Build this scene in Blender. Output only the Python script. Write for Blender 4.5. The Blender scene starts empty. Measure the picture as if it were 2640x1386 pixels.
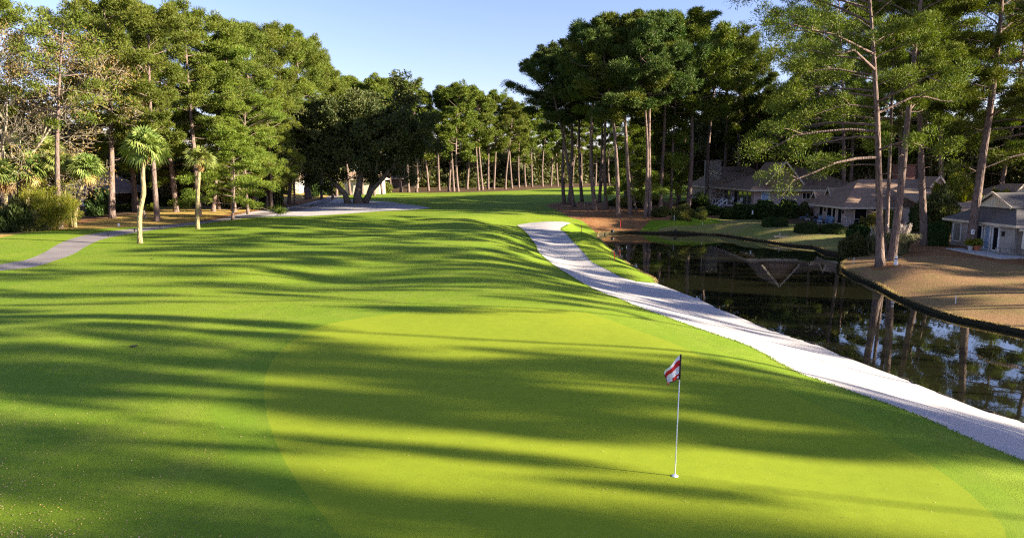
import bpy, math, random
import numpy as np
from mathutils import Vector, Matrix
from mathutils.geometry import delaunay_2d_cdt

scene = bpy.context.scene
col = scene.collection
R0 = np.random.default_rng(7)
random.seed(7)
F, CX, CY, HOR, HC = 1760.0, 1320.0, 693.0, 441.0, 5.4
PITCH = math.atan((CY - HOR) / F)
CP, SP = math.cos(PITCH), math.sin(PITCH)
WATER = -2.15
SUN_EL, SUN_AZ = math.radians(17.0), math.radians(103.1)      # azimuth clockwise from +Y

# ------------------------------------------------------------------ picture to world
def ray(px, py):
    x = (px - CX) / F; y = -(py - CY) / F
    return np.array([x, CP + y * SP, -SP + y * CP])
def atz(px, py, z):
    d = ray(px, py); s = (z - HC) / d[2]
    return np.array([d[0] * s, d[1] * s, z])
def z_at(px, py, Y):
    d = ray(px, py); return HC + d[2] * Y / d[1]
def x_at(px, Y, z=0.0):
    return (px - CX) / F * (Y * CP + (HC - z) * SP)

# ------------------------------------------------------------------ materials
MATS = {}
def mat(name):
    m = bpy.data.materials.new(name); m.use_nodes = True
    nt = m.node_tree
    for n in list(nt.nodes): nt.nodes.remove(n)
    out = nt.nodes.new('ShaderNodeOutputMaterial')
    MATS[name] = m
    return m, nt, out
def nd(nt, typ, **kw):
    n = nt.nodes.new('ShaderNode' + typ)
    for k, v in kw.items():
        if k.startswith('_'): setattr(n, k[1:], v)
        else:
            key = int(k[1:]) if (k[0] == 'i' and k[1:].isdigit()) else k.replace('_', ' ')
            if isinstance(v, bpy.types.NodeSocket): nt.links.new(v, n.inputs[key])
            else: n.inputs[key].default_value = v
    return n
def rgb(c): return (c[0], c[1], c[2], 1)
def mix(nt, fac, a, b, blend='MIX'):
    n = nt.nodes.new('ShaderNodeMix'); n.data_type = 'RGBA'; n.blend_type = blend
    for i, v in ((0, fac), (6, a), (7, b)):
        if isinstance(v, bpy.types.NodeSocket): nt.links.new(v, n.inputs[i])
        elif i == 0: n.inputs[0].default_value = v
        else: n.inputs[i].default_value = rgb(v)
    return n.outputs[2]
def noise(nt, scale, detail=3, vec=None, rough=.55):
    n = nd(nt, 'TexNoise', Scale=scale, Detail=detail, Roughness=rough)
    if vec is not None: nt.links.new(vec, n.inputs['Vector'])
    return n.outputs['Fac']
def remap(nt, v, a, b, c=0., d=1.):
    n = nd(nt, 'MapRange', i0=v, i1=a, i2=b, i3=c, i4=d); return n.outputs[0]
def wpos(nt): return nd(nt, 'NewGeometry').outputs['Position']
def opos(nt): return nd(nt, 'TexCoord').outputs['Object']
def bump(nt, h, strength, dist):
    return nd(nt, 'Bump', Strength=strength, Distance=dist, Height=h).outputs[0]
def principled(nt, out, color, rough=.8, spec=.3, normal=None, **kw):
    p = nd(nt, 'BsdfPrincipled', Roughness=rough)
    if isinstance(color, bpy.types.NodeSocket): nt.links.new(color, p.inputs['Base Color'])
    else: p.inputs['Base Color'].default_value = rgb(color)
    p.inputs['Specular IOR Level'].default_value = spec
    if normal is not None: nt.links.new(normal, p.inputs['Normal'])
    for k, v in kw.items(): p.inputs[k.replace('_', ' ')].default_value = v
    nt.links.new(p.outputs[0], out.inputs[0])
    return p

def leaf_mat(name, c1, c2, c3=None, trans=.3, scale=.35):
    m, nt, out = mat(name)
    g = nd(nt, 'NewGeometry'); oi = nd(nt, 'ObjectInfo')
    n1 = noise(nt, scale, 2, g.outputs['Position'])
    c = mix(nt, remap(nt, n1, .35, .65), c1, c2)
    if c3: c = mix(nt, remap(nt, g.outputs['Random Per Island'], .8, 1.0), c, c3)
    v = nd(nt, 'Math', _operation='MULTIPLY_ADD', i0=g.outputs['Random Per Island'], i1=.5, i2=.72)
    v2 = nd(nt, 'Math', _operation='MULTIPLY_ADD', i0=oi.outputs['Random'], i1=.34, i2=.84)
    v3 = nd(nt, 'Math', _operation='MULTIPLY', i0=v.outputs[0], i1=v2.outputs[0])
    h = nd(nt, 'HueSaturation', Hue=.5, Saturation=1., Value=v3.outputs[0], Color=c)
    hu = nd(nt, 'Math', _operation='MULTIPLY_ADD', i0=oi.outputs['Random'], i1=.03, i2=.485)
    nt.links.new(hu.outputs[0], h.inputs['Hue'])
    d = nd(nt, 'BsdfDiffuse', Color=h.outputs[0])
    h2 = nd(nt, 'HueSaturation', Saturation=1.15, Value=1.25, Color=h.outputs[0])
    t = nd(nt, 'BsdfTranslucent', Color=h2.outputs[0])
    s = nd(nt, 'MixShader', i0=trans, i1=d.outputs[0], i2=t.outputs[0])
    gl = nd(nt, 'BsdfGlossy', Roughness=.6, Color=(.6, .62, .6, 1))
    s2 = nd(nt, 'MixShader', i0=.02, i1=s.outputs[0], i2=gl.outputs[0])
    nt.links.new(s2.outputs[0], out.inputs[0])
    return m
def bark_mat(name, c1, c2, sc=6.):
    m, nt, out = mat(name)
    tc = opos(nt); mp = nd(nt, 'Mapping', Vector=tc, Scale=(1, 1, .22))
    n = noise(nt, sc, 5, mp.outputs[0], .65)
    v = nd(nt, 'TexVoronoi', Vector=mp.outputs[0], Scale=sc * 1.6)
    c = mix(nt, remap(nt, n, .3, .7), c1, c2)
    c = mix(nt, remap(nt, v.outputs['Distance'], .05, .5), [x * .55 for x in c1], c)
    hh = nd(nt, 'Math', _operation='ADD', i0=n, i1=v.outputs['Distance'])
    principled(nt, out, c, .95, .1, bump(nt, hh.outputs[0], .9, .05))
    return m
def turf_mat(name, ca, cb, cc, fine=30., speck=None, bs=.5, bd=.02, big=.06, pale=None, grain=.32):
    m, nt, out = mat(name)
    P = wpos(nt)
    n1 = noise(nt, big, 3, P); n2 = noise(nt, .7, 4, P); n3 = noise(nt, fine, 4, P, .7)
    c = mix(nt, remap(nt, n1, .35, .65), ca, cb)
    c = mix(nt, remap(nt, n2, .45, .75, 0, .55), c, cc)
    n5 = noise(nt, fine * 3.1, 2, P, .6); n6 = noise(nt, 3.2, 4, P, .65)
    f = remap(nt, n3, .3, .7, 1 - grain, 1 + grain); f5 = remap(nt, n5, .3, .7, 1 - grain * .8, 1 + grain * .8); f6 = remap(nt, n6, .3, .7, 1 - grain * .45, 1 + grain * .45)
    ff = nd(nt, 'Math', _operation='MULTIPLY', i0=f, i1=f5); f7 = nd(nt, 'Math', _operation='MULTIPLY', i0=ff.outputs[0], i1=f6)
    h = nd(nt, 'HueSaturation', Value=f7.outputs[0], Color=c)
    cc2 = h.outputs[0]
    if pale:
        n4 = noise(nt, .22, 5, P, .7)
        cc2 = mix(nt, remap(nt, n4, .5, .72, 0, .8), cc2, pale)
    principled(nt, out, cc2, .9, .12, bump(nt, n3, bs, bd))
    return m
def plain(name, c, rough=.6, spec=.3, var=.15, sc=3., bs=0, metal=0.):
    m, nt, out = mat(name)
    n = noise(nt, sc, 4, opos(nt))
    cc = mix(nt, remap(nt, n, .3, .7), [x * (1 - var) for x in c], [min(1, x * (1 + var)) for x in c])
    principled(nt, out, cc, rough, spec, bump(nt, n, bs, .01) if bs else None, Metallic=metal)
    return m

turf_mat('putting turf', (.208, .264, .014), (.248, .292, .015), (.196, .252, .014), fine=45, bs=.25, bd=.006, big=.12, grain=.13)
turf_mat('fairway turf', (.128, .207, .011), (.186, .252, .014), (.22, .25, .03), fine=34, bs=.7, bd=.02, big=.09, grain=.22)
turf_mat('collar turf', (.132, .218, .012), (.188, .262, .014), (.22, .255, .026), fine=40, bs=.4, bd=.015, grain=.18)
turf_mat('patchy lawn', (.26, .21, .075), (.19, .19, .045), (.12, .19, .022), fine=18, bs=.7, bd=.04, big=.16)
turf_mat('dormant lawn', (.31, .17, .08), (.26, .155, .065), (.175, .165, .04), fine=18, bs=.7, bd=.04, big=.12)
turf_mat('forest litter', (.09, .055, .028), (.13, .075, .035), (.06, .05, .02), fine=7, bs=.9, bd=.06, big=.3)
turf_mat('pine straw', (.24, .105, .04), (.31, .155, .065), (.15, .08, .035), fine=16, bs=.9, bd=.06, big=.3)
turf_mat('golden lawn', (.42, .27, .08), (.36, .24, .06), (.25, .24, .05), fine=14, bs=.6, bd=.03, big=.15)
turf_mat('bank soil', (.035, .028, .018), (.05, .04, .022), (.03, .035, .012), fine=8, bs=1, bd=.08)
def sand():
    m, nt, out = mat('bunker sand')
    P = wpos(nt)
    n1 = noise(nt, .5, 4, P); n2 = noise(nt, 9, 5, P, .65)
    mp = nd(nt, 'Mapping', Vector=P, Rotation=(0, 0, .5), Scale=(1, .12, 1))
    n3 = noise(nt, 14, 2, mp.outputs[0])
    c = mix(nt, remap(nt, n1, .3, .7), (.39, .36, .345), (.46, .425, .405))
    c = mix(nt, remap(nt, n2, .52, .75, 0, .45), c, (.31, .27, .235))
    hgt = nd(nt, 'Math', _operation='ADD', i0=n2, i1=n3)
    principled(nt, out, c, .95, .1, bump(nt, hgt.outputs[0], .4, .035))
sand()
def asphalt():
    m, nt, out = mat('path asphalt')
    P = wpos(nt)
    n1 = noise(nt, .4, 4, P); n2 = noise(nt, 40, 3, P, .7)
    c = mix(nt, remap(nt, n1, .35, .65), (.20, .17, .165), (.27, .235, .22))
    c = mix(nt, remap(nt, n2, .4, .7, 0, .4), c, (.13, .11, .105))
    principled(nt, out, c, .9, .2, bump(nt, n2, .5, .01))
asphalt()
def water():
    m, nt, out = mat('pond water')
    P = wpos(nt)
    mp = nd(nt, 'Mapping', Vector=P, Scale=(1, .55, 1))
    n1 = noise(nt, 1.1, 2, mp.outputs[0]); n2 = noise(nt, 6, 2, mp.outputs[0])
    n3 = nd(nt, 'Math', _operation='MULTIPLY_ADD', i0=n2, i1=.12, i2=n1)
    p = principled(nt, out, (.012, .012, .006), .015, .5, bump(nt, n3.outputs[0], .05, .05))
    p.inputs['IOR'].default_value = 1.9
water()
def shingle(name, a, b):
    m, nt, out = mat(name)
    P = opos(nt)
    br = nd(nt, 'TexBrick', Vector=P, Scale=1.0, Color1=rgb(a), Color2=rgb(b), Mortar=rgb([x * .55 for x in a]))
    br.inputs['Mortar Size'].default_value = .012; br.inputs['Brick Width'].default_value = .32; br.inputs['Row Height'].default_value = .15
    z = nd(nt, 'SeparateXYZ', Vector=P)
    v = nd(nt, 'CombineXYZ', X=z.outputs['X'], Y=z.outputs['Z'])
    ad = nd(nt, 'Math', _operation='ADD', i0=z.outputs['X'], i1=z.outputs['Y']); nt.links.new(ad.outputs[0], v.inputs['X'])
    nt.links.new(v.outputs[0], br.inputs['Vector'])
    n = noise(nt, 1.2, 5, P, .7)
    c = mix(nt, remap(nt, n, .35, .75, 0, .6), br.outputs[0], [x * .6 for x in a])
    principled(nt, out, c, .92, .15, bump(nt, br.outputs['Fac'], -.5, .02))
shingle('brown shingle', (.36, .235, .165), (.28, .185, .13))
shingle('grey shingle', (.17, .155, .155), (.13, .12, .12))
shingle('tan shingle', (.42, .29, .20), (.34, .23, .155))
def siding(name, c):
    m, nt, out = mat(name)
    P = opos(nt); z = nd(nt, 'SeparateXYZ', Vector=P)
    ad = nd(nt, 'Math', _operation='ADD', i0=z.outputs['X'], i1=z.outputs['Y'])
    fr = nd(nt, 'Math', _operation='MULTIPLY', i0=ad.outputs[0], i1=3.6)
    f2 = nd(nt, 'Math', _operation='FRACT', i0=fr.outputs[0])
    g = remap(nt, f2.outputs[0], .0, .14)
    n = noise(nt, 2.5, 4, P)
    cc = mix(nt, remap(nt, n, .3, .7), [x * .88 for x in c], c)
    cc = mix(nt, g, [x * .5 for x in c], cc)
    principled(nt, out, cc, .85, .2, bump(nt, g, .6, .02))
siding('mauve siding', (.48, .36, .32)); siding('grey siding', (.42, .375, .345)); siding('cream siding', (.72, .66, .52))
siding('dark siding', (.12, .09, .07)); siding('white siding', (.85, .82, .76)); siding('ochre siding', (.62, .45, .16))
plain('cream trim', (.62, .52, .40), .6); plain('white paint', (.8, .79, .78), .45); plain('deck wood', (.45, .36, .33), .8, var=.25)
plain('blue paint', (.13, .2, .3), .5); plain('pale blue door', (.32, .42, .6), .5); plain('black metal', (.02, .02, .022), .5)
plain('red paint', (.62, .04, .03), .5); plain('terracotta', (.42, .13, .06), .8); plain('concrete', (.5, .48, .47), .9, sc=6)
plain('grey wood', (.28, .25, .22), .85, var=.3, sc=8); plain('canvas', (.55, .5, .46), .9); plain('curtain', (.75, .68, .6), .9, var=.2, sc=9)
plain('pole white', (.85, .85, .85), .3, .5, var=.03); plain('stone', (.30, .27, .24), .9, var=.35, sc=5, bs=.6)
plain('flag red', (.55, .02, .02), .7, var=.05); plain('flag white', (.82, .82, .85), .7, var=.04); plain('flag dark', (.03, .012, .02), .7)
plain('carrot', (.8, .3, .05)); plain('skin boots', (.36, .22, .09), .9, var=.35, sc=9)
plain('dead leaf', (.4, .29, .17), .8, var=.5, sc=20); plain('dry leaf gold', (.62, .42, .12), .8, var=.4, sc=20)
def glassm():
    m, nt, out = mat('dark glass')
    principled(nt, out, (.012, .014, .018), .06, .6)
glassm()
def brick():
    m, nt, out = mat('red brick')
    P = opos(nt); z = nd(nt, 'SeparateXYZ', Vector=P)
    ad = nd(nt, 'Math', _operation='ADD', i0=z.outputs['X'], i1=z.outputs['Y'])
    v = nd(nt, 'CombineXYZ', X=ad.outputs[0], Y=z.outputs['Z'])
    br = nd(nt, 'TexBrick', Vector=v.outputs[0], Scale=1.0, Color1=(.24, .08, .055, 1), Color2=(.17, .06, .045, 1), Mortar=(.25, .2, .17, 1))
    br.inputs['Mortar Size'].default_value = .01; br.inputs['Brick Width'].default_value = .22; br.inputs['Row Height'].default_value = .075
    principled(nt, out, br.outputs[0], .9, .1)
brick()
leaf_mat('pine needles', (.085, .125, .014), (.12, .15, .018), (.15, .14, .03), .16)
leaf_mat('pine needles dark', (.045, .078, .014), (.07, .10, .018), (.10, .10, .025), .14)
leaf_mat('young needles', (.105, .16, .018), (.145, .19, .022), (.2, .18, .03), .2)
leaf_mat('oak leaves', (.055, .072, .018), (.085, .1, .02), (.12, .1, .035), .2)
leaf_mat('oak leaves dark', (.055, .068, .02), (.09, .095, .025), (.13, .105, .04), .25)
leaf_mat('live oak leaves', (.058, .085, .024), (.095, .115, .03), (.13, .12, .04), .25)
leaf_mat('olive leaves', (.12, .14, .035), (.15, .15, .03), (.22, .17, .05), .3)
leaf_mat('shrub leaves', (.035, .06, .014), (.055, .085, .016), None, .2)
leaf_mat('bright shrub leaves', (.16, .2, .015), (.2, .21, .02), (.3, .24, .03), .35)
leaf_mat('palm fronds', (.14, .19, .045), (.2, .23, .05), (.32, .3, .1), .28, .6)
leaf_mat('dead fronds', (.36, .25, .1), (.28, .17, .06), (.45, .33, .18), .15)
leaf_mat('moss', (.20, .20, .10), (.26, .24, .12), None, .3)
leaf_mat('tan leaves', (.24, .19, .055), (.29, .21, .065), (.18, .19, .04), .3)
leaf_mat('pampas blades', (.15, .17, .06), (.2, .2, .09), (.3, .26, .14), .25)
leaf_mat('pampas plume', (.46, .39, .35), (.56, .49, .44), None, .2)
leaf_mat('grass blades', (.12, .2, .016), (.17, .235, .02), (.25, .24, .06), .3)
leaf_mat('dry blades', (.3, .2, .09), (.36, .26, .12), (.18, .16, .05), .3)
bark_mat('pine bark', (.12, .085, .07), (.25, .18, .15)); bark_mat('pale pine bark', (.25, .19, .15), (.4, .31, .25))
bark_mat('oak bark', (.15, .12, .09), (.27, .22, .165), 5.); bark_mat('palm bark', (.22, .175, .09), (.36, .29, .15), 8.)
bark_mat('twig bark', (.27, .225, .16), (.37, .31, .23), 4.)

# ------------------------------------------------------------------ mesh building
class MB:
    def __init__(s): s.v = []; s.f = []; s.n = 0
    def add(s, v, f, mi=0):
        v = np.asarray(v, float).reshape(-1, 3); f = np.asarray(f, int)
        s.v.append(v); s.f.append((f + s.n, mi)); s.n += len(v)
    def box(s, c, d, rz=0., mi=0, ry=0.):
        x, y, z = [q / 2 for q in d]
        v = np.array([(-x, -y, -z), (x, -y, -z), (x, y, -z), (-x, y, -z), (-x, -y, z), (x, -y, z), (x, y, z), (-x, y, z)])
        if ry: v = v @ np.array([(math.cos(ry), 0, -math.sin(ry)), (0, 1, 0), (math.sin(ry), 0, math.cos(ry))])
        if rz: v = v @ np.array([(math.cos(rz), math.sin(rz), 0), (-math.sin(rz), math.cos(rz), 0), (0, 0, 1)])
        s.add(v + np.array(c), [(0, 3, 2, 1), (4, 5, 6, 7), (0, 1, 5, 4), (1, 2, 6, 5), (2, 3, 7, 6), (3, 0, 4, 7)], mi)
    def bar(s, a, b, w, h=None, mi=0):
        """rectangular bar from a to b"""
        a = np.array(a, float); b = np.array(b, float); h = h or w
        d = b - a; L = np.linalg.norm(d); d /= L
        u = np.cross(d, (0, 0, 1.)); 
        if np.linalg.norm(u) < 1e-4: u = np.array([1., 0, 0])
        u /= np.linalg.norm(u); n = np.cross(u, d)
        v = [a + sx * u * w / 2 + sz * n * h / 2 for sx, sz in ((-1, -1), (1, -1), (1, 1), (-1, 1))] + [b + sx * u * w / 2 + sz * n * h / 2 for sx, sz in ((-1, -1), (1, -1), (1, 1), (-1, 1))]
        s.add(v, [(0, 1, 2, 3), (7, 6, 5, 4), (0, 4, 5, 1), (1, 5, 6, 2), (2, 6, 7, 3), (3, 7, 4, 0)], mi)
    def tube(s, pts, rad, k=6, mi=0, cap=True, wob=0., rng=None):
        P = np.asarray(pts, float); n = len(P); r = np.asarray(rad, float) * np.ones(n)
        T = np.gradient(P, axis=0); T /= np.linalg.norm(T, axis=1)[:, None] + 1e-9
        ref = np.array([1., 0, 0]) if abs(T[0][0]) < .8 else np.array([0, 1., 0])
        U = ref - (T @ ref)[:, None] * T; U /= np.linalg.norm(U, axis=1)[:, None] + 1e-9
        W = np.cross(T, U)
        a = np.linspace(0, 2 * math.pi, k, endpoint=False)
        rr = r[:, None] * np.ones(k)
        if wob: rr = rr * (1 + wob * (rng.random((n, k)) - .5) * 2)
        V = P[:, None, :] + rr[..., None] * (np.cos(a)[None, :, None] * U[:, None, :] + np.sin(a)[None, :, None] * W[:, None, :])
        i = np.arange(n - 1)[:, None] * k; j = np.arange(k)[None, :]; j2 = (j + 1) % k
        Fq = np.stack([i + j, i + j2, i + k + j2, i + k + j], -1).reshape(-1, 4)
        base = s.n
        s.add(V.reshape(-1, 3), Fq, mi)
        if cap:
            s.f.append((np.array([[base + (n - 1) * k + q for q in range(k)]]), mi))
            s.f.append((np.array([[base + q for q in range(k)][::-1]]), mi))
    def lathe(s, prof, c=(0, 0, 0), k=16, mi=0):
        P = np.array([(c[0], c[1], c[2] + z) for r, z in prof]); 
        a = np.linspace(0, 2 * math.pi, k, endpoint=False)
        V = np.array([[(c[0] + r * math.cos(t), c[1] + r * math.sin(t), c[2] + z) for t in a] for r, z in prof])
        n = len(prof); i = np.arange(n - 1)[:, None] * k; j = np.arange(k)[None, :]; j2 = (j + 1) % k
        base = s.n
        s.add(V.reshape(-1, 3), np.stack([i + j, i + j2, i + k + j2, i + k + j], -1).reshape(-1, 4), mi)
        s.f.append((np.array([[base + (n - 1) * k + q for q in range(k)]]), mi))
        s.f.append((np.array([[base + q for q in range(k)][::-1]]), mi))
    def mesh(s, name, mats, smooth=False):
        me = bpy.data.meshes.new(name)
        V = np.concatenate(s.v) if s.v else np.zeros((0, 3))
        loops = np.concatenate([f.reshape(-1) for f, _ in s.f]); 
        sizes = np.concatenate([np.full(len(f), f.shape[1]) for f, _ in s.f])
        mis = np.concatenate([np.full(len(f), mi) for f, mi in s.f])
        me.vertices.add(len(V)); me.vertices.foreach_set('co', V.astype(np.float32).ravel())
        me.loops.add(len(loops)); me.loops.foreach_set('vertex_index', loops.astype(np.int32))
        me.polygons.add(len(sizes))
        st = np.concatenate([[0], np.cumsum(sizes)[:-1]])
        me.polygons.foreach_set('loop_start', st.astype(np.int32))
        for m in ([mats] if isinstance(mats, str) else mats): me.materials.append(MATS[m])
        me.polygons.foreach_set('material_index', mis.astype(np.int32))
        me.polygons.foreach_set('use_smooth', np.full(len(sizes), smooth))
        me.update(calc_edges=True)
        return me
def tag(o, label=None, cat=None, group=None, kind=None):
    if label: o['label'] = label
    if cat: o['category'] = cat
    if group: o['group'] = group
    if kind: o['kind'] = kind
    return o
def put(name, me, parent=None, loc=None):
    o = bpy.data.objects.new(name, me); col.objects.link(o)
    if parent is not None: o.parent = parent
    if loc is not None: o.location = loc
    return o
def obj(name, mb, mats, parent=None, loc=None, smooth=False):
    return put(name, mb.mesh(name, mats, smooth), parent, loc)
def thing(name, label, cat, loc=(0, 0, 0), rz=0., group=None, scale=1.):
    o = bpy.data.objects.new(name, None); col.objects.link(o); o.empty_display_size = .2
    o.location = loc; o.rotation_euler = (0, 0, rz)
    o.scale = (scale,) * 3 if not hasattr(scale, '__len__') else scale
    return tag(o, label, cat, group)
def unit(v): return v / (np.linalg.norm(v, axis=-1, keepdims=True) + 1e-9)
def blades(mb, P, ax, ln, w, rng, mi=0, taper=.45):
    """one small four-sided leaf at each point P, along ax"""
    n = len(P)
    sd = unit(np.cross(ax, rng.normal(size=(n, 3))))
    ln = np.asarray(ln) * np.ones(n); w = np.asarray(w) * np.ones(n)
    a = P - sd * (w / 2)[:, None]; b = P + sd * (w / 2)[:, None]
    c = P + ax * ln[:, None] + sd * (w * taper / 2)[:, None]; d = P + ax * ln[:, None] - sd * (w * taper / 2)[:, None]
    V = np.stack([a, b, c, d], 1).reshape(-1, 3)
    mb.add(V, np.arange(4 * n).reshape(-1, 4), mi)
def puff(mb, c, r, n, leaf, rng, flat=.6, up=.35, kind='pine', mi=0):
    d = unit(rng.normal(size=(n, 3)) + np.array([0, 0, up]))
    q = rng.random(n) ** .45
    p = np.array(c) + d * (q * r)[:, None] * np.array([1, 1, flat])
    if kind == 'pine':
        ax = unit(d + rng.normal(size=(n, 3)) * .45 + np.array([0, 0, .25]))
        blades(mb, p, ax, leaf * rng.uniform(.7, 1.3, n), leaf * .30, rng, mi, .25)
    else:
        ax = unit(d + rng.normal(size=(n, 3)) * .9)
        blades(mb, p, ax, leaf * rng.uniform(.6, 1.2, n), leaf * .75, rng, mi, .6)

# ------------------------------------------------------------------ tree prototypes: each returns {part name: mesh}
def pine(seed, H=25., R=4.5, c0=.5, nl=26, leaf=.42, qn=55, bend=.5, droop=0., r0=.3, style='dome', leafm='pine needles', barkm='pine bark', pr=.76, side=None, dead=4):
    rng = np.random.default_rng(seed)
    tr, cr = MB(), MB()
    n = 12; zz = np.linspace(0, H * .97, n); ph = rng.random() * 6.28
    bx = bend * np.sin(zz / H * 3.1 + ph) - bend * math.sin(ph); by = bend * .6 * np.sin(zz / H * 4.2 + ph * 2) - bend * .6 * math.sin(ph * 2)
    rad = r0 * (1 - zz / H * .82); rad[0] *= 1.45; 
    zz2 = zz.copy(); zz2[0] = -.4
    Pt = np.stack([bx, by, zz2], 1)
    Pt = np.insert(Pt, 1, (Pt[0] * .8 + Pt[1] * .2) * [1, 1, 0] + [0, 0, .7], 0); rad = np.insert(rad, 1, r0 * 1.04)
    tr.tube(Pt, rad, 10, wob=.07, rng=rng)
    f = lambda z: np.array([np.interp(z, Pt[:, 2], Pt[:, 0]), np.interp(z, Pt[:, 2], Pt[:, 1]), z])
    for i in range(nl):
        s = ((i + .5) / nl) ** .85
        t = c0 + (1 - c0) * s; z = t * H * .96
        if style == 'dome': prof = math.sqrt(max(.04, 1 - s ** 2.6)) * min(1, .55 + s * 1.8)
        elif style == 'full': prof = (1 - s) ** .55 * .95 + .12
        else: prof = math.sqrt(max(.05, 1 - (s - .35) ** 2 * 1.6))
        L = R * prof * rng.uniform(.5, 1.28); az = i * 2.4 + rng.normal() * .4
        if side is not None and rng.random() < .6: az = side + rng.normal() * .55; L *= 1.25
        el = (-.05 + .75 * s ** 1.5 + rng.normal() * .1) - droop * (1 - s)
        d = np.array([math.cos(az), math.sin(az), 0.])
        m = 6; u = np.linspace(0, 1, m)
        pz = L * (u * math.tan(el) * .8 + (.22 * u ** 2 if not droop else .35 * np.sin(u * 2.2) * .5 - .25 * droop * u ** 2))
        wig = rng.normal(size=(m, 3)) * .04 * L * u[:, None]
        LP = f(z) + d * (u * L)[:, None] + np.array([0, 0, 1.]) * pz[:, None] + wig
        lr = max(.035, r0 * .34 * (1 - s * .55) * (L / R))
        tr.tube(LP, lr * (1 - u * .8), 5, cap=False)
        ends = [(LP[-1], 1.), (LP[-2] * .5 + LP[-1] * .5, .9)]
        for k in range(4):
            q = rng.uniform(.35, .98); b = LP[0] + 0; 
            b = np.array([np.interp(q, u, LP[:, j]) for j in range(3)])
            a2 = az + (1 if k % 2 else -1) * rng.uniform(.4, 1.2); l2 = L * rng.uniform(.16, .36) * (1.25 - q * .4)
            e = b + np.array([math.cos(a2) * l2, math.sin(a2) * l2, l2 * (.35 - droop * .5) + rng.normal() * .1])
            tr.tube([b, (b + e) / 2 + [0, 0, .05 * l2], e], [lr * .4, lr * .25, .012], 4, cap=False)
            ends += [(e, .95), ((b + e) / 2, .7)]
        for e, k in ends:
            r = pr * k * rng.uniform(.5, 1.3) * (R / 4.5) ** .5
            puff(cr, e, r * 1.04, int(qn * 1.4 * rng.uniform(.7, 1.2) * k), leaf, rng, .74, .4)
    top = f(H * .95)
    for k in range(5): puff(cr, top + rng.normal(size=3) * [.9, .9, .35], pr * 1., qn, leaf, rng, .7, .5)
    for k in range(dead):
        z = H * rng.uniform(c0 * .5, c0); az = rng.random() * 6.28; l = rng.uniform(.6, 2.)
        b = f(z); tr.tube([b, b + np.array([math.cos(az) * l * .6, math.sin(az) * l * .6, .05]), b + np.array([math.cos(az) * l, math.sin(az) * l, rng.uniform(-.2, .5)])], [.05, .035, .012], 4, cap=False)
    return {'trunk': tr.mesh('trunk', barkm, True), 'crown': cr.mesh('crown', leafm)}
def limbs(tr, ends, p, d, L, r, depth, rng, up=.25, k=6):
    m = 4; q = [np.array(p, float)]; dd = np.array(d, float)
    for i in range(m):
        dd = unit(dd + rng.normal(size=3) * .22 + np.array([0, 0, up * .3])); q.append(q[-1] + dd * L / m)
    tr.tube(q, r * np.linspace(1, .6, m + 1), k if depth > 1 else 4, cap=False)
    if depth <= 2: ends += [q[-1], q[-2]]
    if depth <= 0: return
    for j in range(3 if depth > 1 else 2):
        nd_ = unit(dd + rng.normal(size=3) * .75 + np.array([0, 0, up * .4]))
        limbs(tr, ends, q[-1 if j < 2 else -2], nd_, L * rng.uniform(.6, .82), r * .58, depth - 1, rng, up, k)
def broad(seed, H=14., R=6., t0=.2, leaf=.4, qn=60, leafm='oak leaves', barkm='oak bark', r0=.32, moss=False, low=.2, depth=3, npf=150):
    rng = np.random.default_rng(seed)
    tr, cr = MB(), MB()
    h0 = H * t0
    tr.tube([(0, 0, -.4), (0, 0, .5), (rng.normal() * .2, rng.normal() * .2, h0)], [r0 * 1.5, r0 * 1.05, r0 * .85], 9, wob=.08, rng=rng)
    for j in range(5):
        a = j * 1.257 + rng.random(); d = unit(np.array([math.cos(a), math.sin(a), rng.uniform(.5, 1.5)]))
        ends = []
        limbs(tr, ends, (0, 0, h0 * .9), d, H * .27, r0 * .5, 2, rng)
    C = np.array([0, 0, H * (low + 1) / 2]); S = np.array([R, R, H * (1 - low) / 2])
    big = [unit(rng.normal(size=3)) * rng.uniform(.5, .8) for _ in range(16)]
    for i in range(npf):
        if i % 4: b = big[rng.integers(16)]; q = b + rng.normal(size=3) * .2
        else: q = unit(rng.normal(size=3)) * rng.uniform(.3, .85)
        l = np.linalg.norm(q); 
        if l > .95: q *= .95 / l
        c = C + q * S
        puff(cr, c, R * rng.uniform(.13, .24), qn, leaf, rng, .75, .2, 'broad')
        if moss and i % 5 == 0 and q[2] < .3:
            n = 26; P = c + rng.normal(size=(n, 3)) * [R * .12, R * .12, .3]
            blades(cr, P, unit(np.tile([0, 0, -1.], (n, 1)) + rng.normal(size=(n, 3)) * .06), rng.uniform(.5, 2.2, n), .09, rng, 1, .3)
    return {'trunk': tr.mesh('trunk', barkm, True), 'crown': cr.mesh('crown', [leafm, 'moss'])}
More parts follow.
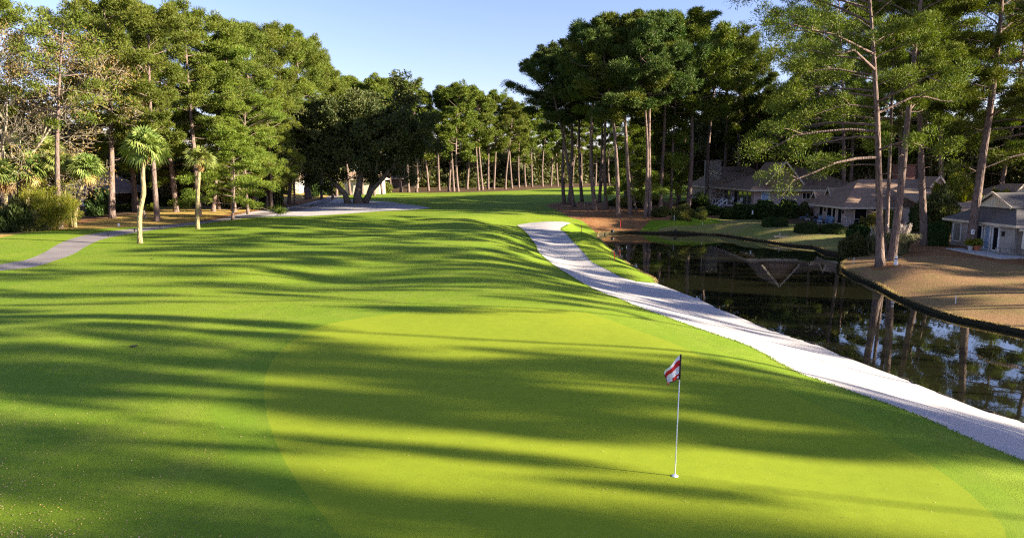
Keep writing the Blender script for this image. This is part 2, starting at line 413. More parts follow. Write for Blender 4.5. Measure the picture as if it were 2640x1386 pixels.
def palm(seed, H=8., r=.17, bend=.6, nf=34, fl=1.15, skirt=0, kink=0.):
    rng = np.random.default_rng(seed)
    tr, cr, bt, dd = MB(), MB(), MB(), MB()
    zz = np.linspace(0, H, 14); x = bend * (zz / H) ** 1.6 + kink * np.exp(-((zz / H - .55) / .14) ** 2)
    x -= x[0]
    P = np.stack([x, x * .1, zz], 1); P[0, 2] = -.3
    tr.tube(P, r * np.interp(zz / H, [0, .05, .5, 1], [1.35, 1.05, .95, .85]), 12, wob=.05, rng=rng)
    top = P[-1]
    for i in range(60):
        a = i * 2.4; z = -.95 + 1.15 * i / 60; d = np.array([math.cos(a), math.sin(a), 0])
        b = top + [0, 0, z] + d * r * .8
        bt.bar(b, b + d * (.16 + .08 * rng.random()) + np.array([0, 0, .26]), .09, .03)
    def frond(mb, a, el, L, pet, drp, mi=0, ns=22, dead=False):
        d = np.array([math.cos(a) * math.cos(el), math.sin(a) * math.cos(el), math.sin(el)])
        h = np.array([-math.sin(a), math.cos(a), 0]); nrm = unit(np.cross(d, h)); nrm = nrm if nrm[2] > 0 else -nrm
        ro = rng.normal() * .6; h, nrm = h * math.cos(ro) + nrm * math.sin(ro), nrm * math.cos(ro) - h * math.sin(ro)
        b0 = top + np.array([0, 0, .2]); tip = b0 + d * pet + np.array([0, 0, -.12 * pet])
        mb.tube([b0, (b0 + tip) / 2 + [0, 0, .05], tip], [.022, .018, .014], 4, mi, cap=False)
        for k in range(ns):
            th = (k / (ns - 1) - .5) * 2 * (2.15 if not dead else 1.3)
            sg = unit(d * math.cos(th) + h * math.sin(th) + nrm * .18 * abs(math.sin(th)) * (1 - 2 * (rng.random() < .15)))
            l = L * (1 - .18 * abs(th) / 2.1) * rng.uniform(.88, 1.08)
            mpt = tip + sg * l * .55 + nrm * .06; e = tip + sg * l * rng.uniform(.9, 1.) + np.array([0, 0, -drp * l * rng.uniform(.5, 1.2)])
            w = .055 * L; sd = unit(np.cross(sg, nrm)) * w
            mb.add([tip - sd * .3, tip + sd * .3, mpt + sd, mpt - sd, e], [(0, 1, 2, 3)], mi)
            mb.f.append((np.array([[mb.n - 2, mb.n - 3, mb.n - 1]]), mi))
    for i in range(nf):
        u = (i + .5) / nf; a = i * 2.4 + rng.normal() * .2
        el = 1.5 - 1.85 * u ** .8 + rng.normal() * .16
        frond(cr, a, el, 1.3 * fl * rng.uniform(.85, 1.1), .85 * fl * rng.uniform(.8, 1.05), .14 + .3 * u)
    for i in range(skirt):
        frond(dd, i * 2.4 + .7, -1.05 - rng.random() * .35, fl * .95, .75 * fl, .35, ns=12, dead=True)
    out = {'trunk': tr.mesh('trunk', 'palm bark', True), 'crown': cr.mesh('crown', 'palm fronds'), 'boots': bt.mesh('boots', 'skin boots')}
    if skirt: out['dead_fronds'] = dd.mesh('dead_fronds', 'dead fronds')
    return out
def bare(seed, H=15., R=6., leafn=3000, barkm='twig bark', leafm='tan leaves', r0=.22, depth=5, h0=.22):
    rng = np.random.default_rng(seed); tr, cr = MB(), MB(); ends = []
    tr.tube([(0, 0, -.3), (0, 0, .6), (.1, 0, H * h0)], [r0 * 1.4, r0, r0 * .85], 8)
    def rec(p, d, L, r, dep):
        q = [np.array(p, float)]; dd = np.array(d, float)
        for i in range(3): dd = unit(dd + rng.normal(size=3) * .2 + np.array([0, 0, .06])); q.append(q[-1] + dd * L / 3)
        tr.tube(q, r * np.linspace(1, .6, 4), 5 if dep > 2 else 3, cap=False)
        if dep < 2: ends.extend([q[-1], q[1]])
        if dep <= 0: return
        for j in range(3):
            rec(q[-1] if j else q[2], unit(dd + rng.normal(size=3) * .6), L * rng.uniform(.62, .85), max(.012, r * .58), dep - 1)
    for j in range(4):
        a = j * 1.57 + rng.random(); rec((.1, 0, H * h0 * .95), unit(np.array([math.cos(a), math.sin(a), rng.uniform(.7, 1.8)])), H * .24, r0 * .55, depth)
    E = np.array(ends); idx = rng.integers(0, len(E), leafn); P = E[idx] + rng.normal(size=(leafn, 3)) * .3
    blades(cr, P, unit(rng.normal(size=(leafn, 3))), .12, .08, rng)
    return {'trunk': tr.mesh('trunk', barkm, True), 'crown': cr.mesh('crown', leafm)}
def shrub_mesh(seed, n=2600, leaf=.16, leafm='shrub leaves', dims=(1, 1, 1), boxy=2., rough=.12):
    """unit mound (radius 1, height 1) with leaves over a closed core"""
    rng = np.random.default_rng(seed); mb = MB()
    D = np.array(dims, float)
    d = unit(rng.normal(size=(n, 3))); d[:, 2] = np.abs(d[:, 2])
    def sup(d): return d / ((np.abs(d) ** boxy).sum(1) ** (1 / boxy))[:, None]
    lump = 1 + rough * (np.sin(d[:, 0] * 5 + seed) * np.cos(d[:, 1] * 6) + np.sin(d[:, 2] * 7 + d[:, 0] * 4))
    P = sup(d) * lump[:, None] * rng.uniform(.88, 1.04, n)[:, None] * D
    blades(mb, P, unit(d + rng.normal(size=(n, 3)) * .8), leaf * rng.uniform(.6, 1.2, n), leaf * .6, rng, 0, .6)
    a = np.linspace(0, 2 * math.pi, 20, endpoint=False); e = np.linspace(0, math.pi / 2 - .05, 7)
    dd = np.array([[(math.cos(t) * math.cos(q), math.sin(t) * math.cos(q), math.sin(q)) for t in a] for q in e]).reshape(-1, 3)
    lump = 1 + rough * (np.sin(dd[:, 0] * 5 + seed) * np.cos(dd[:, 1] * 6) + np.sin(dd[:, 2] * 7 + dd[:, 0] * 4))
    i = np.arange(6)[:, None] * 20; j = np.arange(20)[None, :]; j2 = (j + 1) % 20
    mb.add(sup(dd) * lump[:, None] * .9 * D - np.array([0, 0, .03]), np.stack([i + j, i + j2, i + 20 + j2, i + 20 + j], -1).reshape(-1, 4))
    mb.f.append((np.array([[mb.n - 20 + q for q in range(20)]]), 0))
    return mb.mesh('shrub', leafm)

# ------------------------------------------------------------------ terrain: traced outlines (pixel x, pixel y, height)
LIP = [(1331,580,-.85),(1349,594,-.9),(1365,613,-.9),(1381,634,-.95),(1384,646,-.95),(1394,656,-.9),(1417,676,-.85),(1452,700,-.8),(1496,727,-.7),(1545,752,-.6),(1599,771,-.5),(1653,794,-.45),(1735,823,-.4),(1816,852,-.38),(1898,880,-.36),(1960,905,-.36),(2037,951,-.34),(2140,990,-.34),(2268,1033,-.32),(2396,1082,-.3),(2524,1141,-.3),(2640,1187,-.3),(2860,1290,-.3),(3200,1480,-.3)]
BTOP = [(1331,580,-.85),(1368,574,-.8),(1409,571,-.75),(1452,571,-.75),(1471,574,-.8),(1463,579,-.85)]
BRIGHT = [(1463,579,-.85),(1448,588,-.95),(1447,593,-1.),(1458,600,-1.05),(1474,616,-1.1),(1490,632,-1.15),(1506,649,-1.2),(1515,662,-1.25),(1536,680,-1.3),(1572,698,-1.4),(1604,714,-1.5),(1640,725,-1.65),(1691,730,-1.9)]
BSHORE = [(1691,730,-1.9),(1724,741,-1.92),(1762,756,-1.92),(1803,771,-1.93),(1843,790,-1.95),(1884,808,-1.95),(1925,825,-1.95),(1981,849,-1.95),(2109,890,-1.95),(2165,915,-1.95),(2242,943,-1.95),(2319,972,-1.95),(2422,1013,-1.95),(2524,1054,-1.95),(2640,1087,-1.95),(2860,1180,-1.95),(3200,1340,-1.95)]
PSHORE = [(1691,730,-1.9),(1689,719,-1.85),(1653,700,-1.85),(1615,676,-1.85),(1588,657,-1.85),(1572,641,-1.85),(1553,622,-1.85),(1540,612,-1.85),(1545,603,-1.9),(1570,598,-1.95),(1626,596,-1.95),(1708,597,-1.9),(1762,597,-1.85),(1811,600,-1.97),(1857,602,-1.97),(1917,611,-1.97),(1988,621,-1.97),(2042,629,-1.97),(2098,633,-1.97),(2130,644,-1.85),(2185,652,-1.85),(2205,657,-1.85),(2195,663,-1.97),(2173,676,-1.92),(2171,688,-1.92),(2187,699,-1.92),(2212,710,-1.92),(2248,724,-1.92),(2280,740,-1.92),(2315,758,-1.92),(2361,778,-1.92),(2414,797,-1.92),(2485,817,-1.92),(2556,831,-1.92),(2640,849,-1.92),(2860,890,-1.92),(3200,950,-1.92)]
S2BOT = [(659,559.5,-.1),(696,558.5,-.1),(773,557.5,-.1),(851,553.5,-.1),(909,549.5,-.1),(968,545,-.1),(1026,542,-.1),(1070,540,-.1),(1112,535.7,-.1)]
S2TOP = [(1112,535.7,-.1),(1083,531,0),(1039,525,0),(997,519.5,0),(958,517.5,0),(915,515,0),(890,513,0),(874,511,0),(860,514,0)]
PATHB = [(860,514,0),(850,521,0),(832,526,0),(793,537,-.1),(754,546,-.1),(700,553,-.1),(659,559.5,-.1)]       # path edge shared with the sand
PATHR = [(659,559.5,-.1),(564,571,-.15),(461,584,-.15),(359,598,-.2),(277,613,-.2),(231,630,-.2),(190,654,-.2),(143,671,-.25),(82,689,-.3),(0,697,-.3),(-160,712,-.3),(-500,735,-.3)]
PATHT = [(860,514,0),(876,507,0),(893,503,0),(880,501.5,0),(855,504,0),(838,510,0),(822,519,0)]
PATHL1 = [(822,519,0),(789,530,-.05),(754,536,-.1),(715,544,-.1),(676,547.5,-.1),(638,554,-.1),(572,563,-.1)]
PATHL2 = [(572,563,-.1),(513,571,-.15),(410,582,-.15),(308,593,-.15),(236,603,-.15),(195,612,-.15),(154,627,-.15),(113,651,-.2),(62,671,-.25),(0,681,-.25),(-160,695,-.25),(-500,716,-.25)]
STRIP = [(822,519,0),(826,515,.02),(783,526,0),(744,533,-.05),(696,540,-.05),(661,544,-.05),(618,552,-.1),(572,563,-.1)]
GREEN = [(886,1390),(784,1264),(738,1192),(707,1125),(687,1059),(681,997),(692,946),(722,905),(779,864),(846,838),(974,818),(1127,805),(1320,802),(1474,806),(1550,820),(1627,848),(1745,890),(1832,930),(1960,977),(2089,1033),(2242,1100),(2396,1187),(2524,1279),(2601,1386),(2500,1700),(1320,2100),(900,1700)]
COLLAR = [(760,1420),(650,1264),(600,1192),(565,1125),(545,1059),(540,997),(552,946),(600,895),(680,850),(790,818),(950,797),(1127,786),(1320,783),(1490,786),(1590,800),(1690,832),(1810,876),(1900,916),(2030,962),(2160,1018),(2310,1085),(2470,1172),(2600,1264),(2740,1386),(2800,1800),(1320,2400),(700,1800)]
ISLAND = [(1405,529),(1440,522),(1480,521),(1560,520),(1650,519),(1740,519),(1830,524),(1850,548),(1842,562),(1744,568),(1677,568),(1588,569.5),(1500,568.5),(1468,560),(1433,541)]
FARSTRAW = [(1100,497.5),(1135,496.5),(1180,496),(1253,494),(1340,491),(1375,488.5),(1456,484),(1530,482),(1530,476),(1340,476),(1200,484),(1130,490)]
FAIR = [(-600,760),(-300,660),(0,603),(93,594),(186,590),(300,586),(400,582),(480,576),(600,566),(700,548),(800,528),(850,512),(893,503),(940,499),(1000,497),(1083,497),(1170,495),(1253,493),(1375,487),(1456,482),(1700,477),(1800,477),(1800,520),(1850,560),(1868,577),(1800,584),(1720,592),(1690,600),(1760,640),(1760,800),(3400,1500),(3400,2600),(-2000,2600),(-2200,1300)]
TANL = [(-60,625),(60,600),(155,592),(240,590),(330,585),(420,580),(500,572),(560,559),(640,547),(655,540),(600,537),(500,534),(420,531),(380,545),(320,556),(240,562),(150,572),(60,580),(-60,590)]
STRAWL = [(-200,640),(0,600),(90,592),(150,588),(230,572),(330,552),(400,540),(520,530),(650,522),(720,520),(800,510),(822,519),(783,528),(740,535),(690,542),(640,552),(572,563),(530,566),(560,556),(640,544),(655,538),(560,535),(430,538),(340,552),(240,562),(150,572),(60,580),(-60,590)]
TANL2 = [(725,518),(731,491),(777,489),(830,495),(850,503),(838,509),(790,517),(760,522)]
STRAWR = [(2326,661),(2400,657),(2450,660),(2503,664),(2574,678),(2640,684),(2760,700),(2760,655),(2600,640),(2450,622),(2370,618),(2330,640)]
MOUND = [(2235,688),(2262,678),(2300,676),(2322,681),(2318,689),(2285,695),(2250,697)]
LAWNR = [(1640,603),(1700,589),(1800,580),(1868,574),(1815,556),(1880,552),(2000,570),(2100,585),(2170,600),(2230,612),(2200,640),(2260,640),(2330,662),(2420,657),(2503,660),(2640,684),(3300,760),(3600,1000),(2640,960),(2150,760),(2000,700),(1760,640)]
PROM = [(2150,760),(2165,690),(2180,664),(2260,650),(2330,662),(2420,657),(2503,660),(2640,684),(3300,760),(3600,1000),(2640,960)]
CTRL = [(1740,1226,0),(1200,1386,0),(400,1386,-.05),(0,1386,-.1),(2500,1386,-.1),(900,1000,0),(1400,860,.05),(1900,1100,-.02),(2300,1250,-.08),(300,1000,-.05),(0,1000,-.1),(600,900,0),(1000,760,.05),(700,760,0),
 (1260,650,.12),(1240,600,.1),(1230,570,.05),(1330,700,.08),(1420,745,.02),(1560,795,0),(1700,850,-.03),(1850,905,-.05),(2000,970,-.08),(2200,1040,-.1),(2450,1140,-.12),(1350,640,-.45),(1330,610,-.35),(1200,620,.1),(1210,560,0),
 (800,620,.05),(600,600,.05),(900,580,0),(1100,590,.1),(400,650,.0),(250,700,-.2),(120,760,-.35),(0,800,-.3),(300,800,0),(100,870,.1),(0,920,0),(500,700,.05),(700,680,.1),
 (1000,560,0),(1200,540,-.1),(1350,555,-.2),(1100,510,.1),(1300,510,.1),(1450,500,.1),(1250,495,.3),(1500,484,.2),(1700,480,.2),(1000,500,.2),(930,523,.1),
 (1520,612,-.75),(1540,650,-1.0),(1560,675,-1.15),(1620,700,-1.45),(1500,595,-.75),(1650,582,-1.),(1560,582,-.9),(1760,580,-1.1),(1500,545,-.1),(1600,550,-.1),(1700,550,-.4),(1800,550,-.5),
 (1400,600,-1.),(1440,650,-1.25),(1520,710,-1.3),(1600,745,-1.35),
 (1900,590,-1.3),(2000,600,-1.3),(2100,610,-1.4),(1880,565,-.9),(2000,575,-.9),(2160,585,-1.),(1950,530,.5),(2050,530,.5),(1850,515,.6),(2240,690,-1.35),(2269,683,-1.3),(2400,680,-1.25),(2500,700,-1.3),(2600,760,-1.45),(2450,632,-1.1),(2606,652,-1.1),(2640,700,-1.2),(2300,640,-1.5),(2380,632,-1.1),(2150,575,-.95),(2250,580,-.95),
 (195,585,-.1),(60,600,-.1),(400,570,0),(280,530,.1),(550,545,.1),(655,535,.1),(640,520,.2),(750,497,.7),(850,497,.5)]
FARC = [(-120,60,.1),(-90,100,.3),(-60,140,.4),(-80,220,.5),(0,300,.6),(90,300,.5),(-150,10,0),(60,150,.5),(50,200,.5),(120,120,.3),(75,60,-.8),(80,20,-1),(70,-30,-.8),(0,-40,-.1),(-60,-30,-.1),(140,30,-.5),(-60,30,-.2),(100,200,.5),(-150,150,.4),(150,250,.5),(-120,300,.5),(250,50,0),(250,250,.5),(-250,50,.3),(-250,250,.5),(0,420,.6)]
def dense(P):
    out = []
    Q = np.vstack([2 * P[0] - P[1], P, 2 * P[-1] - P[-2]])
    for i in range(1, len(Q) - 2):
        a, b, c, d = Q[i - 1], Q[i], Q[i + 1], Q[i + 2]; L = np.linalg.norm((c - b)[:2]); n = int(max(1, min(6, L / max(1.0, b[1] * .022))))
        for k in range(n):
            t = k / n; out.append(.5 * ((2 * b) + (-a + c) * t + (2 * a - 5 * b + 4 * c - d) * t ** 2 + (-a + 3 * b - 3 * c + d) * t ** 3))
    return np.array(out + [Q[-2]])
def toW(L): return np.array([atz(*p) if len(p) == 3 else atz(p[0], p[1], 0.) for p in L])
ctl = [dense(toW(L)) if len(L) != len(CTRL) else toW(L) for L in (LIP, BTOP, BRIGHT, BSHORE, PSHORE, S2BOT, S2TOP, PATHB, PATHR, PATHT, PATHL1, PATHL2, STRIP, CTRL)] + [np.array(FARC, float)]
ctl = np.concatenate(ctl)
keep = []
for i, p in enumerate(ctl):
    if all((p[0] - ctl[j][0]) ** 2 + (p[1] - ctl[j][1]) ** 2 > .25 for j in keep): keep.append(i)
ctl = ctl[keep]
# gentle swells on the open turf, kept away from the traced edges
rr = np.random.default_rng(11); sw = []
for _ in range(2500):
    y = 22 + 150 * rr.random() ** 1.4; x = rr.uniform(-.62 * y - 4, -2 if y < 115 else 12); 
    q = np.array(sw).reshape(-1, 3)
    mn = 4 + y * .05
    if np.min(np.hypot(ctl[:, 0] - x, ctl[:, 1] - y)) < mn * .9: continue
    if len(q) and np.min(np.hypot(q[:, 0] - x, q[:, 1] - y)) < mn: continue
    z = .22 * math.sin(x * .21 + 1) * math.cos(y * .17) + .16 * math.sin(x * .09 + y * .33)
    sw.append((x, y, z * min(1, (y - 16) / 18)))
ctl = np.concatenate([ctl, np.array(sw)])
def kern(r): return np.sqrt(r * r + 4.)
_r = np.hypot(ctl[:, None, 0] - ctl[None, :, 0], ctl[:, None, 1] - ctl[None, :, 1])
_A = kern(_r) + np.eye(len(ctl)) * -.02
_Z0 = -.1
if False: pass
_W = np.linalg.solve(_A, ctl[:, 2] - _Z0)
def hgt(x, y):
    x = np.atleast_1d(np.asarray(x, float)); y = np.atleast_1d(np.asarray(y, float)); out = np.zeros(len(x))
    for a in range(0, len(x), 4000):
        r = np.hypot(x[a:a + 4000, None] - ctl[None, :, 0], y[a:a + 4000, None] - ctl[None, :, 1])
        out[a:a + 4000] = kern(r) @ _W + _Z0
    far = np.clip((np.hypot(x, y) - 260) / 120, 0, 1)
    return out * (1 - far) + .4 * far
def h1(x, y): return float(hgt(x, y)[0])
_S = np.geomspace(5, 420, 520)
def place(px, py):
    """first point of the ground on the line of sight"""
    d = ray(px, py); P = d[None, :] / d[1] * _S[:, None]; h = hgt(P[:, 0], P[:, 1]); g = HC + P[:, 2] - h
    k = np.where(g < 0)[0]
    if not len(k): p = P[-1]; return np.array([p[0], p[1], h[-1]])
    k = max(1, k[0]); t = g[k - 1] / (g[k - 1] - g[k]); p = P[k - 1] + (P[k] - P[k - 1]) * t
    return np.array([p[0], p[1], h1(p[0], p[1])])
def gnd(x, y, dz=0.): return (float(x), float(y), h1(x, y) + dz)

def smooth(P, step=1.2):
    """Catmull-Rom through P"""
    P = np.asarray(P, float)[:, :2]; out = []
    Q = np.vstack([2 * P[0] - P[1], P, 2 * P[-1] - P[-2]])
    for i in range(1, len(Q) - 2):
        a, b, c, d = Q[i - 1], Q[i], Q[i + 1], Q[i + 2]; L = np.linalg.norm(c - b)
        n = int(max(1, min(10, L / (step * max(.25, b[1] * .02)))))
        for k in range(n):
            t = k / n
            out.append(.5 * ((2 * b) + (-a + c) * t + (2 * a - 5 * b + 4 * c - d) * t ** 2 + (-a + 3 * b - 3 * c + d) * t ** 3))
    out.append(Q[-2]); return np.array(out)
def ringsm(P): P = toW(P)[:, :2]; return smooth(np.vstack([P, P[:1]]))[:-1]
def jit(L, s):
    L = L.copy(); n = len(L)
    if n > 2: L[1:-1] += np.random.default_rng(n).normal(size=(n - 2, 2)) * s
    return L
lip, btop, bright, bshore, pshore = [jit(smooth(toW(L)), .025) for L in (LIP, BTOP, BRIGHT, BSHORE, PSHORE)]
s2b, s2t, pb, pr, ptp, pl1, pl2, strip = [smooth(toW(L)) for L in (S2BOT, S2TOP, PATHB, PATHR, PATHT, PATHL1, PATHL2, STRIP)]
cat = lambda *a: np.concatenate(a)
def world_of(L): return np.array([place(*p)[:2] for p in L])
zones = [('bunker', cat(lip[::-1], btop[1:], bright[1:], bshore[1:])),
         ('pond', cat(bshore[::-1], pshore[1:])),
         ('bunker2', cat(s2b, s2t[1:], pb[1:-1])),
         ('path', cat(pb, pr[1:], pl2[::-1][:-1], pl1[::-1], ptp[::-1][1:-1])),
         ('strip', cat(strip[:-1], pl1[::-1][:-1])),
         ('green', ringsm(GREEN)),
         ('mound', smooth(world_of(MOUND + MOUND[:1]))[:-1]),
         ('straw', smooth(world_of(ISLAND + ISLAND[:1]))[:-1]),
         ('straw2', world_of(FARSTRAW)), ('straw3', world_of(STRAWR)),
         ('strawl', world_of(STRAWL)), ('tan', world_of(TANL)), ('tan2', world_of(TANL2)),
         ('collar', ringsm(COLLAR)),
         ('prom', world_of(PROM)), ('lawn', world_of(LAWNR)), ('fairway', world_of(FAIR))]
def inside(P, poly):
    x, y = P[:, 0], P[:, 1]; c = np.zeros(len(P), bool); n = len(poly)
    for i in range(n):
        x1, y1 = poly[i]; x2, y2 = poly[(i + 1) % n]
        if y1 == y2: continue
        m = ((y1 > y) != (y2 > y)) & (x < (x2 - x1) * (y - y1) / (y2 - y1) + x1); c ^= m
    return c
def densify(P):
    out = []
    for i in range(len(P)):
        a, b = P[i], P[(i + 1) % len(P)]; L = np.linalg.norm(b - a); n = int(max(1, min(300, L / max(.8, .03 * min(abs(a[1]), abs(b[1]))))))
        for k in range(n): out.append(a + (b - a) * k / n)
    return np.array(out)
zones = [(nm, densify(p)) for nm, p in zones]
pts, edges = [], []
for nm, poly in zones:
    b = len(pts); pts += [tuple(p) for p in poly]; n = len(poly)
    edges += [(b + i, b + (i + 1) % n) for i in range(n)]
y = -30.
rows = []
while y < 430:
    step = max(.5, abs(y) * .019) if y > 6 else 2.5
    w = max(40, y * .86 + 14); dx = max(.6, step * 1.25)
    for x in np.arange(-w, w + dx, dx): rows.append((x + (R0.random() - .5) * dx * .3, y + (R0.random() - .5) * step * .3))
    y += step
pts += rows
for x in np.arange(-400, 401, 20):
    for y in np.arange(-160, 520, 20):
        if y < -35 or y > 440 or abs(x) > max(40, y * .86 + 14) + 8: pts.append((x + .1, y + .1))
for a in range(0, 360, 15):
    for r in (1200, 3000): pts.append((r * math.cos(math.radians(a)), r * math.sin(math.radians(a))))
cv, ce, cf, *_ = delaunay_2d_cdt([Vector(p) for p in pts], edges, [], 0, 1e-3)
V2 = np.array([(v[0], v[1]) for v in cv]); TR = np.array([f for f in cf if len(f) == 3])
VZ = hgt(V2[:, 0], V2[:, 1]); V3 = np.column_stack([V2, VZ])
cen = V2[TR].mean(1); zone = np.full(len(TR), len(zones))
for i in range(len(zones) - 1, -1, -1): zone[inside(cen, zones[i][1])] = i
zi = {nm: i for i, (nm, _) in enumerate(zones)}
def sheet(name, keys, m, zfix=None, smooth_=True):
    sel = np.isin(zone, [zi[k] if k in zi else len(zones) for k in keys]); T = TR[sel]
    u, inv = np.unique(T, return_inverse=True); mb = MB(); v = V3[u].copy()
    if zfix is not None: v[:, 2] = zfix
    mb.add(v, inv.reshape(-1, 3)); return tag(obj(name, mb, m, smooth=smooth_), kind='structure')
sheet('putting_green', ['green'], 'putting turf'); sheet('green_collar', ['collar'], 'collar turf')
sheet('fairway', ['fairway'], 'fairway turf')
sheet('sand_bunker', ['bunker'], 'bunker sand'); sheet('tree_bunker', ['bunker2'], 'bunker sand'); sheet('sand_verge', ['strip'], 'bunker sand')
sheet('pond_water', ['pond'], 'pond water', WATER)
sheet('cart_path', ['path'], 'path asphalt')
sheet('lawn', ['lawn'], 'patchy lawn'); sheet('brown_lawn', ['prom'], 'dormant lawn'); sheet('golden_lawn', ['tan', 'tan2'], 'golden lawn')
sheet('straw_ground', ['straw', 'straw3', 'mound', 'strawl'], 'pine straw'); sheet('forest_ground', ['straw2', '_rest'], 'forest litter')  # far straw strip takes the darker litter colour to stand for tree shade
# the bank that drops from the turf to the water
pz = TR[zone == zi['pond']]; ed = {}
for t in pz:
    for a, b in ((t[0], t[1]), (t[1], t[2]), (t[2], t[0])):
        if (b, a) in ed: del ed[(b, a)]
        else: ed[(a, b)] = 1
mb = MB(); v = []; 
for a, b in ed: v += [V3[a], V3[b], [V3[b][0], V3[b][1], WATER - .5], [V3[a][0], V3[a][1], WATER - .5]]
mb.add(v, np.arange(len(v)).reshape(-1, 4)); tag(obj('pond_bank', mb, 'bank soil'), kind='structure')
del cv, ce, cf

# ------------------------------------------------------------------ camera, sky, sun
cam = bpy.data.cameras.new('camera'); cam.sensor_width = 36; cam.lens = F / 2640 * 36; cam.clip_end = 6000; cam.clip_start = .2
co = bpy.data.objects.new('camera', cam); col.objects.link(co); co.location = (0, 0, HC); co.rotation_euler = (math.pi / 2 - PITCH, 0, 0)
scene.camera = co
w = bpy.data.worlds.new('World'); scene.world = w; w.use_nodes = True
nt = w.node_tree; sky = nt.nodes.new('ShaderNodeTexSky'); sky.sky_type = 'NISHITA'; sky.sun_disc = False
sky.sun_elevation = SUN_EL; sky.sun_rotation = SUN_AZ; sky.air_density = 1.; sky.dust_density = .3; sky.ozone_density = 2.5
bg = nt.nodes['Background']; tint = mix(nt, 1., sky.outputs[0], (1.08, .91, 1.12), 'MULTIPLY'); nt.links.new(tint, bg.inputs[0]); bg.inputs[1].default_value = .058
sl = bpy.data.lights.new('sun', 'SUN'); sl.energy = 5; sl.angle = math.radians(.5); sl.color = (1., .89, .70)
so = bpy.data.objects.new('sun', sl); col.objects.link(so)
sd = Vector((math.sin(SUN_AZ) * math.cos(SUN_EL), math.cos(SUN_AZ) * math.cos(SUN_EL), math.sin(SUN_EL)))
so.rotation_euler = sd.to_track_quat('Z', 'Y').to_euler(); so.location = (0, 0, 60)
scene.view_settings.view_transform = 'Standard'; scene.view_settings.look = 'None'; scene.view_settings.gamma = 1
scene.view_settings.exposure = 2.19
cy = scene.cycles; cy.max_bounces = 6; cy.diffuse_bounces = 3; cy.glossy_bounces = 3; cy.transmission_bounces = 3; cy.transparent_max_bounces = 4
cy.use_denoising = False; cy.filter_width = 1.2; cy.sample_clamp_indirect = 3.
#@@OBJECTS
ORD = 'first second third fourth fifth sixth seventh eighth ninth tenth eleventh twelfth thirteenth fourteenth fifteenth sixteenth seventeenth eighteenth nineteenth twentieth twenty-first twenty-second twenty-third twenty-fourth twenty-fifth twenty-sixth twenty-seventh twenty-eighth twenty-ninth thirtieth thirty-first thirty-second thirty-third thirty-fourth thirty-fifth thirty-sixth thirty-seventh thirty-eighth thirty-ninth fortieth'.split()
PR = {}
def proto(key):
    if key not in PR: PR[key] = PROTOS[key]()
    return PR[key]
PROTOS = {
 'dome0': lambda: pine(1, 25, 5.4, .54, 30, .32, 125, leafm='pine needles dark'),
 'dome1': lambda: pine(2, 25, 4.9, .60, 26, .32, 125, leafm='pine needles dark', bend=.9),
 'dome2': lambda: pine(3, 25, 5.6, .48, 32, .32, 115, leafm='pine needles'),
 'far0': lambda: pine(4, 25, 4.6, .42, 26, .42, 75, leafm='pine needles', barkm='pine bark'),
 'far1': lambda: pine(5, 25, 5.2, .48, 24, .42, 85, leafm='pine needles', barkm='pine bark', bend=.9),
 'far2': lambda: pine(6, 25, 4.6, .28, 34, .42, 75, leafm='pine needles', barkm='pine bark', style='oval'),
 'full0': lambda: pine(7, 25, 6.0, .22, 44, .25, 175, leafm='young needles', style='oval', droop=.15),
 'full1': lambda: pine(8, 25, 5.6, .28, 40, .25, 175, leafm='young needles', style='dome', droop=.1, bend=.8),
 'full2': lambda: pine(9, 25, 6.2, .35, 38, .25, 170, leafm='pine needles', style='dome', r0=.34),
 'young': lambda: pine(10, 12, 3.8, .12, 36, .19, 150, leafm='young needles', style='full', r0=.14, droop=.2, pr=.7),
 'open': lambda: pine(14, 25, 6.0, .5, 20, .34, 34, leafm='pine needles', style='dome', bend=1.1, pr=.8),
 'cast0': lambda: pine(15, 25, 5.6, .5, 17, .34, 60, pr=.75, style='dome', leafm='pine needles'),
 'cast1': lambda: pine(16, 25, 6.2, .42, 15, .34, 60, pr=.8, style='oval', leafm='pine needles', bend=1.),
 'near0': lambda: pine(11, 27, 7.0, .31, 42, .21, 150, leafm='pine needles', style='oval', droop=.22, r0=.33, pr=.78, side=2.9, bend=.35),
 'near1': lambda: pine(12, 27, 5.2, .38, 34, .21, 165, leafm='pine needles', style='oval', droop=.2, r0=.3, pr=.75, bend=.5),
 'near2': lambda: pine(13, 27, 4.6, .45, 30, .21, 170, leafm='pine needles', style='dome', droop=.1, r0=.36, pr=.75, bend=.4),
 'oak0': lambda: broad(21, 14, 6., .22, .38, 62, 'oak leaves dark', moss=True),
 'oak1': lambda: broad(22, 13, 5.2, .25, .36, 62, 'oak leaves', moss=True),
 'oak2': lambda: broad(23, 12, 5., .18, .36, 60, 'olive leaves', moss=True, low=.12),
 'holly': lambda: broad(24, 7, 3.2, .08, .28, 60, 'shrub leaves', low=.0, npf=110),
}
def tree(key, name, label, cat, group, x, y, H, H0, wide=1., rz=0., lean=(0, 0), z=None):
    g = gnd(x, y) if z is None else (x, y, z)
    s = H / H0
    t = thing(name, label, cat, g, 0, group, (s * wide, s * wide, s))
    t.rotation_mode = 'ZYX' if False else 'XYZ'
    M = Matrix.Rotation(lean[0], 4, 'Y') @ Matrix.Rotation(lean[1], 4, 'X') @ Matrix.Rotation(rz, 4, 'Z')
    t.rotation_euler = M.to_euler()
    for nm, me in proto(key).items(): put(nm, me, t)
    return t
H0 = {'young': 12, 'near0': 27, 'near1': 27, 'near2': 27, 'oak0': 14, 'oak1': 13, 'oak2': 12, 'holly': 7}
rg = np.random.default_rng(99)
